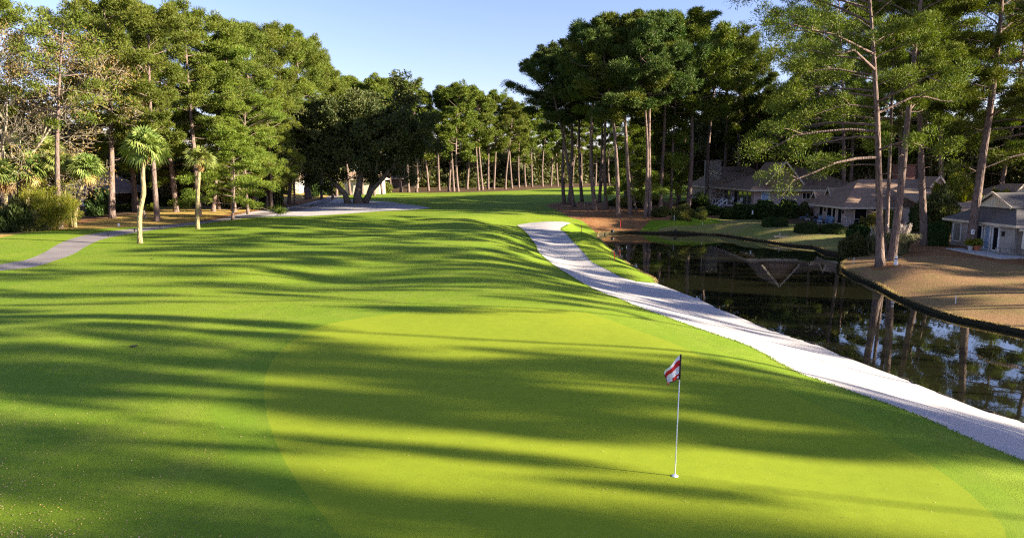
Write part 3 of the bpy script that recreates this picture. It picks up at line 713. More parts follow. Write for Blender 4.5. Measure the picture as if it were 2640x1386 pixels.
def row(L, fmt, group, name='pine_tree', catg='pine tree'):
    """L: (base px, base py or None, distance or None, top py, kind, width factor, top px)"""
    L = sorted(L, key=lambda r: r[0])
    for i, (px, py, D, top, key, wd, tpx) in enumerate(L):
        if py is not None: x, y, z = place(px, py)
        else: x, y = x_at(px, D), D; z = h1(x, y)
        ztop = z_at(px, top, y); H = ztop - z
        lean = 0.
        if tpx is not None:
            xt = x_at(tpx, y, ztop); lean = math.atan2(xt - x, H)
        tree(key, name, fmt.format(ORD[i]), catg, group, x, y, H, H0.get(key, 25), wd, rg.uniform(-.6, .6) if key.startswith('near') else rg.random() * 6.28, (lean, 0), z - .05)

# pines on the straw island
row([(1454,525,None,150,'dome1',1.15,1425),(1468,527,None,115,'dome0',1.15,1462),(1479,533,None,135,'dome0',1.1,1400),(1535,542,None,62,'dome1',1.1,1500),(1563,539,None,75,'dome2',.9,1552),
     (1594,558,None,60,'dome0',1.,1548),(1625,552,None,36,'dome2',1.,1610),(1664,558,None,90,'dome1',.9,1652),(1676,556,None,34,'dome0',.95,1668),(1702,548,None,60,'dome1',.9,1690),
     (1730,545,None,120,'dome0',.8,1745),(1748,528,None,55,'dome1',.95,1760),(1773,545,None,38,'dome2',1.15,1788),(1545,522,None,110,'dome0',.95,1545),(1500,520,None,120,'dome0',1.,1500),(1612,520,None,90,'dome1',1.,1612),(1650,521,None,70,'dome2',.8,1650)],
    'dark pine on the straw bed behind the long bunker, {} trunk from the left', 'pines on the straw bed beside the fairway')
# smaller sunlit pines inside that group
row([(1640,545,None,330,'young',1.1,None),(1700,540,None,235,'young',1.,None),(1668,530,None,270,'young',1.1,None)], 'small bright pine under the tall straw-bed pines, {} from the left', 'young pines among the tall ones', 'young_pine')
# trees behind the island, to the right
row([(1822,None,112,75,'dome2',1.,None),(1862,None,120,88,'dome0',1.,None),(1905,None,118,100,'full2',.85,None),(1945,None,122,150,'dome2',.8,None),(1990,None,128,235,'dome0',.9,None)],
    'broad pine rising behind the brown-roofed houses, {} from the island pines', 'pines behind the far house')
# the far treeline
far = [(1008,495,205,'far0'),(1034,495,208,'far1'),(1054,496,215,'far0'),(1074,496,222,'far2'),(1105,492,245,'far1'),(1132,491,235,'far0'),(1157,494,228,'far1'),(1170,493,220,'far0'),(1181,494,224,'far2'),(1204,487,222,'far1'),(1234,491,240,'far0'),(1244,490,246,'far1'),(1259,488,238,'far2'),(1273,488,244,'far0'),(1303,488,262,'far1'),(1320,486,268,'far0'),(1338,483,272,'far2'),(1355,482,280,'far1'),(1372,482,284,'far0'),(1399,481,274,'far1'),(1420,480,280,'far2'),(1438,480,288,'far0'),(1475,480,292,'far1'),(1500,480,288,'far0'),(1535,479,280,'far2'),(1570,479,270,'far1'),(1605,479,275,'far0'),(1640,479,265,'far1'),(1690,479,270,'far2')]
row([(a, b - 0, None, c, k, 1.05, None) for a, b, c, k in far], 'slim pale-trunked pine of the far treeline, {} right of the live oak', 'pines of the far treeline')
# behind the live oak
row([(868,None,150,212,'far1',1.,None),(903,None,155,200,'far0',1.,None),(935,None,160,204,'far2',1.,None),(965,None,150,210,'far0',1.,None),(985,None,158,206,'far1',1.,None)],
    'pine with its dark top showing above the live oak, {} from the left', 'pines behind the live oak')
# the sunlit wood on the left
row([(20,None,74,5,'full2',1.05,None),(155,None,66,45,'open',1.1,185),(232,None,88,30,'open',.95,None),(290,None,78,-8,'full2',1.05,None),(405,570,None,22,'full2',1.0,398),(352,None,92,25,'full1',1.,None),(455,None,90,28,'full2',1.,None),(512,None,84,30,'full2',1.,None),
     (550,545,None,95,'full1',1.05,560),(603,None,92,62,'full2',1.,None),(655,535,None,82,'full2',1.,640),(700,None,104,72,'full2',.95,None),(722,527,None,78,'full1',.9,715),(745,525,None,92,'full2',.85,752),(790,514,None,118,'full2',.85,785),(829,514,None,165,'full1',.85,828),(858,None,135,205,'full2',.8,None)],
    'sunlit pine in the wood left of the fairway, {} tallest crown from the left', 'sunlit pines of the left wood')
row([(455,None,93,215,'full0',1.1,None),(565,None,95,190,'full1',1.05,None),(640,None,88,235,'full0',1.1,None),(345,None,92,170,'full1',1.,None),(600,None,78,330,'young',1.4,None),(700,None,96,230,'full0',1.,None),(760,None,112,240,'full0',.9,None)],
    'bright green leafy pine filling the lower wood, {} from the bare tree', 'lower bright pines of the left wood', 'young_pine')
row([(30,None,86,200,'oak0',1.2,None),(215,None,124,300,'oak0',1.15,None),(290,None,126,310,'oak0',1.15,None),(360,None,120,320,'oak0',1.1,None),(600,None,96,370,'oak2',1.,None),(690,None,104,325,'oak2',1.,None),(715,None,108,370,'oak1',.9,None),(520,None,100,390,'oak1',1.,None),(450,None,102,380,'oak0',1.,None),(800,None,135,330,'oak0',1.,None)],
    'moss-hung oak in the shade of the left wood, {} from the left', 'oaks under the left wood', 'oak_tree', 'oak tree')
# oaks behind the far line and behind the houses
row([(1075,None,212,350,'oak1',1.3,None),(1110,None,235,345,'oak0',1.3,None),(1150,None,240,360,'oak0',1.3,None),(1195,None,236,368,'oak0',1.3,None),(1235,None,250,365,'oak1',1.3,None),(1290,None,258,372,'oak0',1.3,None),(1345,None,280,375,'oak0',1.3,None),(1400,None,286,378,'oak1',1.3,None),(1460,None,296,380,'oak0',1.3,None),(1520,None,296,380,'oak0',1.3,None),(1580,None,292,375,'oak0',1.3,None),(1640,None,285,375,'oak0',1.3,None),(1700,None,180,380,'oak0',1.3,None)],
    'dark low oak behind the far pine trunks, {} from the live oak', 'oaks behind the far treeline', 'oak_tree', 'oak tree')
row([(1745,None,140,320,'oak0',1.1,None),(1800,None,133,290,'oak0',1.1,None),(1850,None,136,250,'oak1',1.2,None),(1905,None,138,255,'oak0',1.2,None),(1960,None,124,235,'oak1',1.2,None),(2015,None,124,240,'oak1',1.2,None),(2075,None,118,225,'oak2',1.1,None),(2140,None,106,250,'oak0',1.1,None),(2215,None,106,260,'oak1',1.1,None),(2400,None,104,270,'oak0',1.1,None),(2480,None,96,300,'oak0',1.1,None),(2560,None,96,260,'oak0',1.1,None),(2640,None,94,240,'oak0',1.1,None)],
    'moss-hung dark oak behind the lagoon houses, {} from the left', 'oaks behind the lagoon houses', 'oak_tree', 'oak tree')
row([(2095,None,112,120,'dome2',.85,None),(2125,None,108,20,'open',1.,None),(2190,None,100,10,'dome2',.9,None),(2421,None,88,60,'dome2',.8,2425),(2438,None,92,40,'open',.8,2440),(2570,None,90,0,'full1',.9,None),(2350,None,98,10,'full1',.9,None)],
    'tall pine standing behind the lagoon houses, {} from the brown gable roof', 'tall pines behind the lagoon houses')
# the big near pines, one label each
def near(key, px, py, D, top, tpx, wd, label, rz=0., nm='pine_tree'):
    if py is not None: x, y, z = place(px, py)
    else: x, y = x_at(px, D), D; z = h1(x, y)
    zt = z_at(px, top, y); H = zt - z; lean = math.atan2(x_at(tpx, y, zt) - x, H)
    return tree(key, nm, label, 'pine tree', 'big pines by the lagoon', x, y, H, 27, wd, rz, (lean, 0), z - .05)
near('near0', 2269, 683, None, -190, 2236, 1., 'thickest pine on the lagoon point, long boughs drooping to the left', .1)
near('near2', 2299, 672, None, -230, 2420, .9, 'slanting pine beside the white garden figure, leaning right as it rises', 1.)
near('near1', 2284, 655, None, -150, 2292, .62, 'thin pale pine just right of the thickest trunk on the point', 2.)
near('near1', 2325, 622, None, -90, 2330, .85, 'pine behind the pampas grass, hidden partly by the slanting trunk', 4.)
near('near2', 2383, 633, None, -120, 2384, 1., 'straight pine between the pampas grass and the clipped square hedge', 3.)
near('near2', 2502, 643, None, -150, 2560, 1.15, 'stout pine in front of the grey-roofed house, birdhouse nailed to it', 5.)
near('near1', 2094, 532, None, 110, 2112, .7, 'slender pale pine between the two brown-roofed houses', 1.5)
near('near0', 2720, 640, None, -150, 2700, .9, 'dark pine cut off by the right edge above the grey roof', -.2)
near('near0', 2175, 545, None, -40, 2165, .8, 'leafy pine between the patio house and the brown gabled house', .2)

# the live oak standing in the sand
def live_oak():
    rng = np.random.default_rng(5); x, y, z = place(922, 524); tr, cr = MB(), MB(); s = y / F
    def P(px, py, dy=0.): return np.array([(px - 922) * s, dy, (524 - py) * s])
    T = [([(926,528,0),(922,505,0),(928,470,.3),(935,430,.6),(930,380,1),(925,330,1.5),(930,280,2)], [1.15,.62,.55,.48,.36,.22,.1]),
         ([(900,528,-.3),(893,500,-.6),(868,470,-1.),(850,445,-1.6),(838,420,-2.),(831,385,-2.4),(838,340,-2.5)], [.7,.42,.36,.32,.27,.2,.1]),
         ([(940,522,.2),(958,490,.5),(985,462,.8),(1005,435,1.),(1022,405,1.4),(1040,370,1.8),(1068,340,2.2)], [.6,.42,.38,.34,.28,.2,.1]),
         ([(948,500,.8),(965,440,2.5),(962,400,3.5),(985,350,4.),(1000,300,4.6)], [.36,.3,.24,.16,.08]),
         ([(931,450,.4),(912,420,-1.8),(890,390,-3.),(880,340,-3.6),(870,300,-4.)], [.36,.26,.22,.15,.08]),
         ([(1000,440,1.),(1035,418,-1.),(1062,400,-2.),(1085,385,-2.5)], [.24,.17,.12,.06]),
         ([(838,420,-2.),(815,400,-2.),(800,380,-1.6),(790,360,-1.)], [.18,.13,.1,.05])]
    ends = []
    for L, r in T:
        q = np.array([P(*p) for p in L]); 
        if q[0, 2] < .1: q[0, 2] = -.3
        tr.tube(q, r, 9, wob=.06, rng=rng)
        for k in range(7):
            b = q[rng.integers(max(1, len(q) - 4), len(q))]
            limbs(tr, ends, b, unit(rng.normal(size=3) + [0, 0, .4]), rng.uniform(2.2, 3.6), .11, 2, rng)
    t = thing('live_oak', 'dark spreading live oak with forked leaning trunks, standing in the left sand bunker', 'oak tree', (x, y, z))
    obj('trunk', tr, 'oak bark', t, smooth=True)
    sky_ = [(818,355),(830,312),(848,282),(875,258),(910,244),(950,238),(990,244),(1030,262),(1060,285),(1085,320),(1095,360)]
    for e in ends:
        puff(cr, e, rng.uniform(.7, 1.2), 60, .3, rng, .7, .2, 'broad')
    n = 0
    while n < 330:
        px = rng.uniform(818, 1098); top = np.interp(px, [p[0] for p in sky_], [p[1] for p in sky_]); bot = np.interp(px, [795, 830, 880, 930, 980, 1040, 1105], [395, 425, 440, 452, 452, 425, 385])
        py = rng.uniform(top + 14, bot - 8); u = (px - 950) / 160; dep = 8.5 * math.sqrt(max(.05, 1 - u * u)) * math.sqrt(max(.1, 1 - ((py - 340) / 140) ** 2))
        dy = rng.uniform(-1, 1) ** 1. * dep
        if py > 405 and rng.random() < .45: continue
        puff(cr, P(px, py, dy), rng.uniform(.9, 1.7), 95, .3, rng, .7, .25, 'broad'); n += 1
    Q = np.array([P(rng.uniform(815, 1090), rng.uniform(400, 440), rng.uniform(-5, 5)) for _ in range(260)])
    blades(cr, Q, unit(np.tile([0, 0, -1.], (260, 1)) + rng.normal(size=(260, 3)) * .05), rng.uniform(.5, 1.8, 260), .12, rng, 1, .3)
    obj('crown', cr, ['live oak leaves', 'moss'], t)
live_oak()
# bare winter trees
def bare_tree(px, D, top, label, seed, **k):
    x = x_at(px, D); z = h1(x, D); H = z_at(px, top, D) - z; t = thing('bare_tree', label, 'bare tree', (x, D, z), 0, None, H / 15.)
    for nm, me in bare(seed, **k).items(): put(nm, me, t)
bare_tree(30, 67, -70, 'winter tree with pale bare twigs and tan leaves at the far left', 31, depth=6, leafn=16000, r0=.17)
bare_tree(70, 69, 150, 'low bare grey branches hanging over the left palms', 32, depth=5, leafn=400)
x, y, z = place(1833, 535)
t = thing('bare_tree', 'small leafless tree before the stone chimney house', 'bare tree', (x, y, z), 0, None, .42)
for nm, me in bare(33, depth=4, leafn=60, r0=.3).items(): put(nm, me, t)

# palms
def palm_at(px, py, toppx, toppy, crownr, label, seed, skirt=0, kink=0., D=None, bendf=None, nf=34):
    if py is not None: x, y, z = place(px, py)
    else: x, y = x_at(px, D), D; z = h1(x, y)
    zc = z_at(toppx, toppy, y); H = zc - z; b = x_at(toppx, y, zc) - x_at(px, y, z)
    t = thing('palm_tree', label, 'palm tree', (x, y, z), 0, 'cabbage palms beside the cart path')
    for nm, me in palm(seed, H, .175, b, nf, crownr / 2.0, skirt, kink).items(): put(nm, me, t)
palm_at(361, 627, 372, 388, 1.95, 'tallest palm, with a kinked trunk, on the grass right of the cart path', 41, kink=.22, nf=42)
palm_at(510, 590, 515, 418, 1.7, 'thinner straight palm with an orange collar, farther up the path', 42, nf=26)
palm_at(193, 586, 224, 440, 1.95, 'leaning palm left of the brown-roofed cabin', 43, skirt=4, nf=40)
palm_at(183, 585, 150, 425, 1.7, 'short palm crossing trunks with the leaning palm', 44, skirt=14)
palm_at(70, None, 78, 440, 2.1, 'shaggy palm with a skirt of dead fronds, in the left cluster', 45, skirt=26, D=67)
palm_at(20, None, 12, 455, 2.0, 'palm half cut off by the left edge', 46, skirt=14, D=66)
palm_at(110, None, 122, 395, 2.0, 'tall palm rising behind the shaggy palm in the left cluster', 47, skirt=10, D=70)
palm_at(40, None, 40, 392, 1.9, 'palm under the bare twigs at the left edge of the wood', 48, skirt=8, D=72)
palm_at(2345, None, 2345, 415, 2.2, 'palm behind the brick chimney of the patio house', 49, D=100)

# shrubs and hedges
SH = {}
def shrub(px, py, wpx, hpx, kind, label, name='shrub', catg='shrub', group=None, depth=1., D=None):
    if kind not in SH:
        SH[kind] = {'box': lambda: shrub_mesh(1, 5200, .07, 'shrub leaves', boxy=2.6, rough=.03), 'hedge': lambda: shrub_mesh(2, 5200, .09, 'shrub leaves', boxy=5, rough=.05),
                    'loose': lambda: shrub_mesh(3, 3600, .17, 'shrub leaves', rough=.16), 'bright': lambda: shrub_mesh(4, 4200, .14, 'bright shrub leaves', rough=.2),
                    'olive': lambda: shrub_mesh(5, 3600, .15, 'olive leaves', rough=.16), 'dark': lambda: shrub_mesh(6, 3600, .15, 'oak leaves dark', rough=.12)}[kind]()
    if D is None: x, y, z = place(px, py)
    else: x, y = x_at(px, D), D; z = h1(x, D)
    s = y / F; o = put(name, SH[kind], None, (x, y + wpx * s * .5 * depth, z - .12)); r = wpx * s / 2
    o.scale = (r, r * depth, hpx * s + .1); o.rotation_euler = (0, 0, rg.uniform(-.3, .3) if depth > .8 else 0)
    tag(o, label, catg, group)
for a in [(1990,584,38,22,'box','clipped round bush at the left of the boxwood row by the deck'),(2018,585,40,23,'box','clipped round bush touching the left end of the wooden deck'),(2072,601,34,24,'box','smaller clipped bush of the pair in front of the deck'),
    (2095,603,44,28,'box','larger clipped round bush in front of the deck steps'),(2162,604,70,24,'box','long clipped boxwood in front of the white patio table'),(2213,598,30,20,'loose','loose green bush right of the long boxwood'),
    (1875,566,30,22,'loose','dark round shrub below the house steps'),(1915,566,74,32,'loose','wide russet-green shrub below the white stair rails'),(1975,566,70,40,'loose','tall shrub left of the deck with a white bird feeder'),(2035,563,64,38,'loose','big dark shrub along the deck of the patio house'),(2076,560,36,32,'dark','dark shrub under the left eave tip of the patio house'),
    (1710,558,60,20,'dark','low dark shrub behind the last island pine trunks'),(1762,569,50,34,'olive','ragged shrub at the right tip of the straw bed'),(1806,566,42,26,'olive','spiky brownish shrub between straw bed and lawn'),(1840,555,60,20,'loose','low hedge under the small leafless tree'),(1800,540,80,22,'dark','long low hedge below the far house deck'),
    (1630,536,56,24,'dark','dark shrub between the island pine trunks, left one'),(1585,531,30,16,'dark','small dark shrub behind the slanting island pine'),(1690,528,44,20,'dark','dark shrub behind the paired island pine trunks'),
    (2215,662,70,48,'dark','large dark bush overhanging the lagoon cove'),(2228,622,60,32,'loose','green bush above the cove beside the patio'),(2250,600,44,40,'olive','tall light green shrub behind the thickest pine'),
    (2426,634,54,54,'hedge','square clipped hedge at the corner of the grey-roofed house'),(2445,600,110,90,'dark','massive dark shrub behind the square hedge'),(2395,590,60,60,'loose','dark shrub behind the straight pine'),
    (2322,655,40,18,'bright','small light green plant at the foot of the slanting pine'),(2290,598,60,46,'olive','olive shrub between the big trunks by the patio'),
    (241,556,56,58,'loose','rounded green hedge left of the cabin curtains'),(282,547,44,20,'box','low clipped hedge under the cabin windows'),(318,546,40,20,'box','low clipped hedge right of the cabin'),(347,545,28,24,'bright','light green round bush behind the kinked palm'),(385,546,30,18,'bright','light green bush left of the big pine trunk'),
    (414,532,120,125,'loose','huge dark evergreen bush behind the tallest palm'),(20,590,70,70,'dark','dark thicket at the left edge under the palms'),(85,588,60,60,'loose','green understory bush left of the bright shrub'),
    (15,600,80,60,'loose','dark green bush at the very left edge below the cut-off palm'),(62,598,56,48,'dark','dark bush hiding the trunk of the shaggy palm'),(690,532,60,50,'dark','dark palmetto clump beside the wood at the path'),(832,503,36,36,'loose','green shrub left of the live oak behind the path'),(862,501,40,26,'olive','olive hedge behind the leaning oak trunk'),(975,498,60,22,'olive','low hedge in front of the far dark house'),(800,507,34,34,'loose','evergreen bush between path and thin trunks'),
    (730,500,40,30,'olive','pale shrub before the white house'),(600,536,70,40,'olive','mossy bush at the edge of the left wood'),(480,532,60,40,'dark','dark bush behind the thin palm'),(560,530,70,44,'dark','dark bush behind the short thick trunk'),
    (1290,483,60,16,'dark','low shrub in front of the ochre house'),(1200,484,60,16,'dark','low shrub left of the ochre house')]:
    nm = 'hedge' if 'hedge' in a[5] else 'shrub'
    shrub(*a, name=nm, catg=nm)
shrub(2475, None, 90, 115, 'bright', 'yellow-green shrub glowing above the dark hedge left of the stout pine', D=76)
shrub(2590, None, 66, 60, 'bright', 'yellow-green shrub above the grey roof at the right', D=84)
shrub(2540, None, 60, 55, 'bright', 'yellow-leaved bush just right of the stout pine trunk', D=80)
# bright feathery shrub on the left
x, y, z = place(128, 593)
t = thing('feathery_shrub', 'bright yellow-green feathery shrub on several stems at the left', 'shrub', (x, y, z))
rng = np.random.default_rng(8); tr, cr = MB(), MB()
for i in range(9):
    a = i * 2.4; e = np.array([math.cos(a) * rng.uniform(.9, 2.7), math.sin(a) * rng.uniform(.5, 1.6), rng.uniform(1.6, 4.1)]); tr.tube([(math.cos(a) * .2, math.sin(a) * .2, -.1), e * [.35, .35, .5], e], [.06, .04, .015], 5, cap=False)
    for k in range(20): puff(cr, e * rng.uniform(.3, 1.1) + rng.normal(size=3) * [.6, .5, .6], rng.uniform(.4, .65), 100, .15, rng, .8, .3)
obj('stem', tr, 'oak bark', t); obj('foliage', cr, 'bright shrub leaves', t)
# far woods: leaf masses behind everything
def woods(name, arcs, n, seed, lf, m):
    rng = np.random.default_rng(seed); mb = MB()
    for x0, y0, x1, y1, hh, k in arcs:
        u = rng.random(k); X = x0 + (x1 - x0) * u; Y = y0 + (y1 - y0) * u
        top = hh * (.75 + .25 * np.sin(u * 37) * np.sin(u * 91 + 1))
        P = np.stack([X, Y, rng.random(k) * top], 1) + rng.normal(size=(k, 3)) * [2.5, 2.5, .3]
        blades(mb, P, unit(rng.normal(size=(k, 3))), lf * rng.uniform(.6, 1.3, k), lf * .7, rng, 0, .6)
    tag(obj(name, mb, m), 'dense dark undergrowth closing off the view behind the trees', 'woods', kind='stuff')
woods('far_woods', [(-130, 70, -75, 125, 13, 9000), (-75, 125, -45, 170, 11, 6000), (-60, 185, -25, 245, 17, 9000), (-25, 245, 50, 302, 17, 16000), (50, 302, 110, 300, 17, 9000), (-45, 240, 60, 310, 7, 6000), (-38, 216, -12, 238, 6.5, 6000), (-12, 247, 30, 286, 6.5, 8000), (30, 291, 80, 293, 6.5, 6000), (95, 270, 60, 150, 10, 8000), (55, 150, 100, 118, 14, 9000), (100, 118, 150, 100, 14, 8000), (80, 100, 78, 70, 8, 5000)], 0, 77, 1.0, 'oak leaves dark')

# trees outside the frame on the sunny side, whose shadows cross the grass
CAST = [(x, c - .232 * x, H, w_) for c, x, H, w_ in ((8.,60,26,.7),(7.6,76,27,.7),(10.2,81,27,.4),(18.6,74,26,.42),(4.2,64,27,.8),(15.3,58,25,.36),(17.6,70,26,.5),(19.6,60,20,.3),(31.5,72,26,.55),(37.,64,26,.8),(29.5,60,24,.2),
  (15.6,90,26,.62),(18.2,93,27,.6),(9.4,98,27,.7),(7.,92,27,.8),(9.4,45,27,.4),(7.,42,26,.6),(20.8,38,27,.4),(17.4,46,27,.5),(26.4,36,26,.3),(33.,46,27,.7),(12.2,40,25,.2))]
cr_ = np.random.default_rng(12)
c = 41.
while c < 150:
    x = cr_.uniform(52, 88) + (max(0, c - 60) * .3); CAST.append((x, c - .232 * x, cr_.uniform(18, 27), cr_.uniform(.45, 1.1))); c += cr_.choice([1.6, 3.2, 5.2, 8.5])
for c in np.arange(42, 110, 9.):
    x = cr_.uniform(88, 104); CAST.append((x + c * .1, c - .232 * x, cr_.uniform(23, 27), .9))
for i, (x, y, H, wd_) in enumerate(CAST):
    if x / max(y, .1) < .80 and y > 0: continue
    tree(['cast0', 'cast1', 'open', 'cast0', 'cast1', 'dome1'][i % 6], 'pine_tree', 'tall pine outside the picture, right of the lagoon, shading the course', 'pine tree', 'pines outside the picture', x, y, H, 25, wd_ * 25 / H, i * 1.7)

#@@HOUSES
def hip(x0, x1, y0, y1, ze, zr, a, b, m=None, t=.12):
    """hip roof over a rectangle, ridge along x from x0+a to x1-b"""
    mb = MB(); ym = (y0 + y1) / 2
    mb.add([(x0, y0, ze), (x1, y0, ze), (x1, y1, ze), (x0, y1, ze), (x0 + a, ym, zr), (x1 - b, ym, zr), (x0, y0, ze - t), (x1, y0, ze - t), (x1, y1, ze - t), (x0, y1, ze - t)],
           [(0, 1, 5, 4), (2, 3, 4, 5), (9, 8, 7, 6)]); n = mb.n - 10
    mb.f.append((np.array([[n + 3, n, n + 4], [n + 1, n + 2, n + 5]]), 0)); return mb
def fascia(x0, x1, y0, y1, ze, h=.2, t=.05):
    mb = MB(); z = ze - h / 2 + .01
    mb.box(((x0 + x1) / 2, y0 - t / 2, z), (x1 - x0 + 2 * t, t, h)); mb.box(((x0 + x1) / 2, y1 + t / 2, z), (x1 - x0 + 2 * t, t, h))
    mb.box((x0 - t / 2, (y0 + y1) / 2, z), (t, y1 - y0, h)); mb.box((x1 + t / 2, (y0 + y1) / 2, z), (t, y1 - y0, h)); return mb
def walls(x0, x1, y0, y1, z0, z1):
    mb = MB(); mb.box(((x0 + x1) / 2, (y0 + y1) / 2, (z0 + z1) / 2), (x1 - x0, y1 - y0, z1 - z0)); return mb
def gable(c, w, h, dep, axis, t, mats, name='gable', over=.25):
    """small gable: triangle face of width w and height h at c (base centre), roof running dep along +axis"""
    c = np.array(c, float); e = np.array({'x': (1, 0, 0), 'y': (0, 1, 0)}[axis], float); s = np.array({'x': (0, 1, 0), 'y': (1, 0, 0)}[axis], float); up = np.array([0, 0, 1.])
    L, R, P = c - s * w / 2, c + s * w / 2, c + up * h
    mb = MB(); mb.add([L, R, P, L + e * dep, R + e * dep, P + e * dep], []) if False else None
    mb.add([L, R, P, L + e * dep, R + e * dep, P + e * dep], [(0, 2, 5, 3), (1, 4, 5, 2)]); n = mb.n - 6
    mb.f.append((np.array([[n + 3, n + 5, n + 4]]), 0))
    L2, R2, P2 = [q - e * over + up * .06 for q in (L, R, P)]
    mb.add([L2, R2, P2, L + e * dep + up * .06, R + e * dep + up * .06, P + e * dep + up * .06], [(0, 2, 5, 3), (1, 4, 5, 2)])
    g = obj(name, mb, mats[0], t)
    f = MB(); f.add([L, R, P], []) if False else None
    f.v.append(np.array([L, R, P])); f.f.append((np.array([[0, 1, 2]]), 0)); f.n = 3
    obj('gable_face', f, mats[1], g)
    b = MB(); b.bar(L2 - e * .02, P2 - e * .02, .05, .2); b.bar(P2 - e * .02, R2 - e * .02, .05, .2); obj('rake_board', b, mats[2], g)
    return g
def pane(t, axis, p, a0, a1, z0, z1, name='window', frame='cream trim', glass='dark glass', bars=0, fw=.09):
    """framed opening on a wall: axis 'x' = wall faces -x at x=p, spanning y a0..a1; 'y' = wall faces -y at y=p, spanning x"""
    def bx(mb, u0, u1, v0, v1, d0, d1):
        if axis == 'x': mb.box((p - (d0 + d1) / 2, (u0 + u1) / 2, (v0 + v1) / 2), (d1 - d0, u1 - u0, v1 - v0))
        else: mb.box(((u0 + u1) / 2, p - (d0 + d1) / 2, (v0 + v1) / 2), (u1 - u0, d1 - d0, v1 - v0))
    f = MB(); bx(f, a0, a1, z1 - fw, z1, -.02, .07); bx(f, a0, a1, z0, z0 + fw, -.02, .07); bx(f, a0, a0 + fw, z0 + fw, z1 - fw, -.02, .068); bx(f, a1 - fw, a1, z0 + fw, z1 - fw, -.02, .068)
    for k in range(bars): u = a0 + (a1 - a0) * (k + 1) / (bars + 1); bx(f, u - .035, u + .035, z0 + fw, z1 - fw, -.02, .064)
    o = obj(name, f, frame, t); g = MB(); bx(g, a0 + fw, a1 - fw, z0 + fw, z1 - fw, -.02, .02); obj('glass' if glass == 'dark glass' else 'panel', g, glass, o); return o
def house(label, loc): return thing('house', label, 'house', loc)

# patio house, brown roof (local z 0 = its floor)
bz = -.95; t = house('low brown-roofed house with sliding doors, a wooden deck and red brick chimney', (39.8, 81.5, bz)); O = np.array([39.8, 81.5, bz])
obj('wall', walls(0, 17.2, 0, 8.8, -.5, 2.08), 'mauve siding', t)
r = obj('roof', hip(-.9, 18.2, -.9, 10.5, 2.12, 5.35, 4.6, 4.6), 'brown shingle', t)
obj('fascia', fascia(-.9, 18.2, -.9, 10.5, 2.12), 'cream trim', r)
m = MB(); m.box((11.9, 9.5, 4.9), (2.3, 1.3, 4.6)); m.box((11.9, 9.5, 7.15), (2.5, 1.5, .15)); obj('chimney', m, 'red brick', r)
gable((11.6, 1.4, 4.35), 2.2, 1.3, 4, 'y', t, ('brown shingle', 'mauve siding', 'cream trim'))
gable((1.0, 6.7, 3.1), 1.9, 1.1, 3.5, 'x', t, ('brown shingle', 'dark siding', 'cream trim')); gable((.2, 8.9, 2.7), 1.7, .95, 3.5, 'x', t, ('brown shingle', 'dark siding', 'cream trim'))
for a, b in ((.85, 2.0), (2.5, 3.4), (3.5, 4.9), (5.9, 7.1)): pane(t, 'x', 0, a, b, .02, 1.9, 'sliding_door')
for a, b in ((1.0, 2.5), (3.2, 4.4)): pane(t, 'y', 0, a, b, .02, 1.95, 'sliding_door', fw=.06)
m = MB(); m.add([(5.4, .6, 4.25), (13, .6, 4.25), (13, -8.5, 2.1), (5.4, -8.5, 2.1), (5.4, .6, 4.1), (13, .6, 4.1), (13, -8.5, 1.95), (5.4, -8.5, 1.95)], [(3, 2, 1, 0), (4, 5, 6, 7), (0, 1, 5, 4), (2, 3, 7, 6), (1, 2, 6, 5), (3, 0, 4, 7)])
obj('wing_roof', m, 'tan shingle', t); obj('wing_wall', walls(6.2, 12.4, -7.7, -.01, -.6, 2.0), 'mauve siding', t)
m = MB(); m.box((-2.0, 4.0, -.12), (4., 11., .16)); obj('deck', m, 'deck wood', t)
m = MB(); m.box((-4.02, 4.0, -.36), (.06, 11., .3)); m.box((-2, -1.53, -.36), (4., .06, .3)); obj('deck_skirt', m, 'deck wood', t)
m = MB(); m.box((-2.2, -2.1, -.42), (2.2, 1.0, .12)); m.box((-2.2, -1.85, -.3), (2.2, .5, .12)); obj('deck_step', m, 'grey wood', t)
for px_, yy in ((-.08, 6.4), (-.08, 1.6)):
    m = MB(); m.box((px_, yy - 1, 1.45), (.14, .16, .3)); m.box((px_, yy - 1, 1.64), (.2, .22, .05)); obj('wall_lamp', m, 'black metal', t)

# brown gabled house, far
t = house('far brown-roofed house with a big triangular gable and grey stone chimney', (34.2, 97, .5)); 
obj('wall', walls(0, 15, 0, 14.6, -.6, 2.2), 'mauve siding', t)
r = obj('roof', hip(-.9, 16, -1, 15.6, 2.3, 5.45, 6.5, 6.), 'brown shingle', t); obj('fascia', fascia(-.9, 16, -1, 15.6, 2.3), 'cream trim', r)
obj('wing_wall', walls(-1.3, 10, 15.7, 29, -.6, 2.25), 'mauve siding', t)
r2 = obj('wing_roof', hip(-2, 11, 15.65, 30, 2.35, 5.7, 4.4, 4.), 'brown shingle', t); obj('fascia', fascia(-2, 11, 15.65, 30, 2.35), 'cream trim', r2)
gable((4.2, .6, 2.95), 5.4, 3.2, 7, 'y', t, ('brown shingle', 'tan shingle', 'cream trim'), 'gable', .9)
m = MB(); m.box((-.6, 18.5, 4.), (2.4, 1.4, 5.2)); m.box((-.6, 18.5, 6.65), (2.6, 1.6, .14)); obj('chimney', m, 'stone', r2)
for a, b in ((.9, 2.6), (2.8, 4.6), (4.8, 6.6), (6.8, 8.6)): pane(t, 'x', 0, a, b, .05, 2.0, 'sliding_door', 'grey wood')
pane(t, 'x', 0, 10.5, 13.5, .05, 2.0, 'screen_door', 'grey wood')
pane(t, 'y', 0, 1.0, 2.2, .02, 2.0, 'door', 'white paint', 'pale blue door'); pane(t, 'y', 0, 6.8, 8.5, .95, 1.9, 'window', 'cream trim', bars=2)
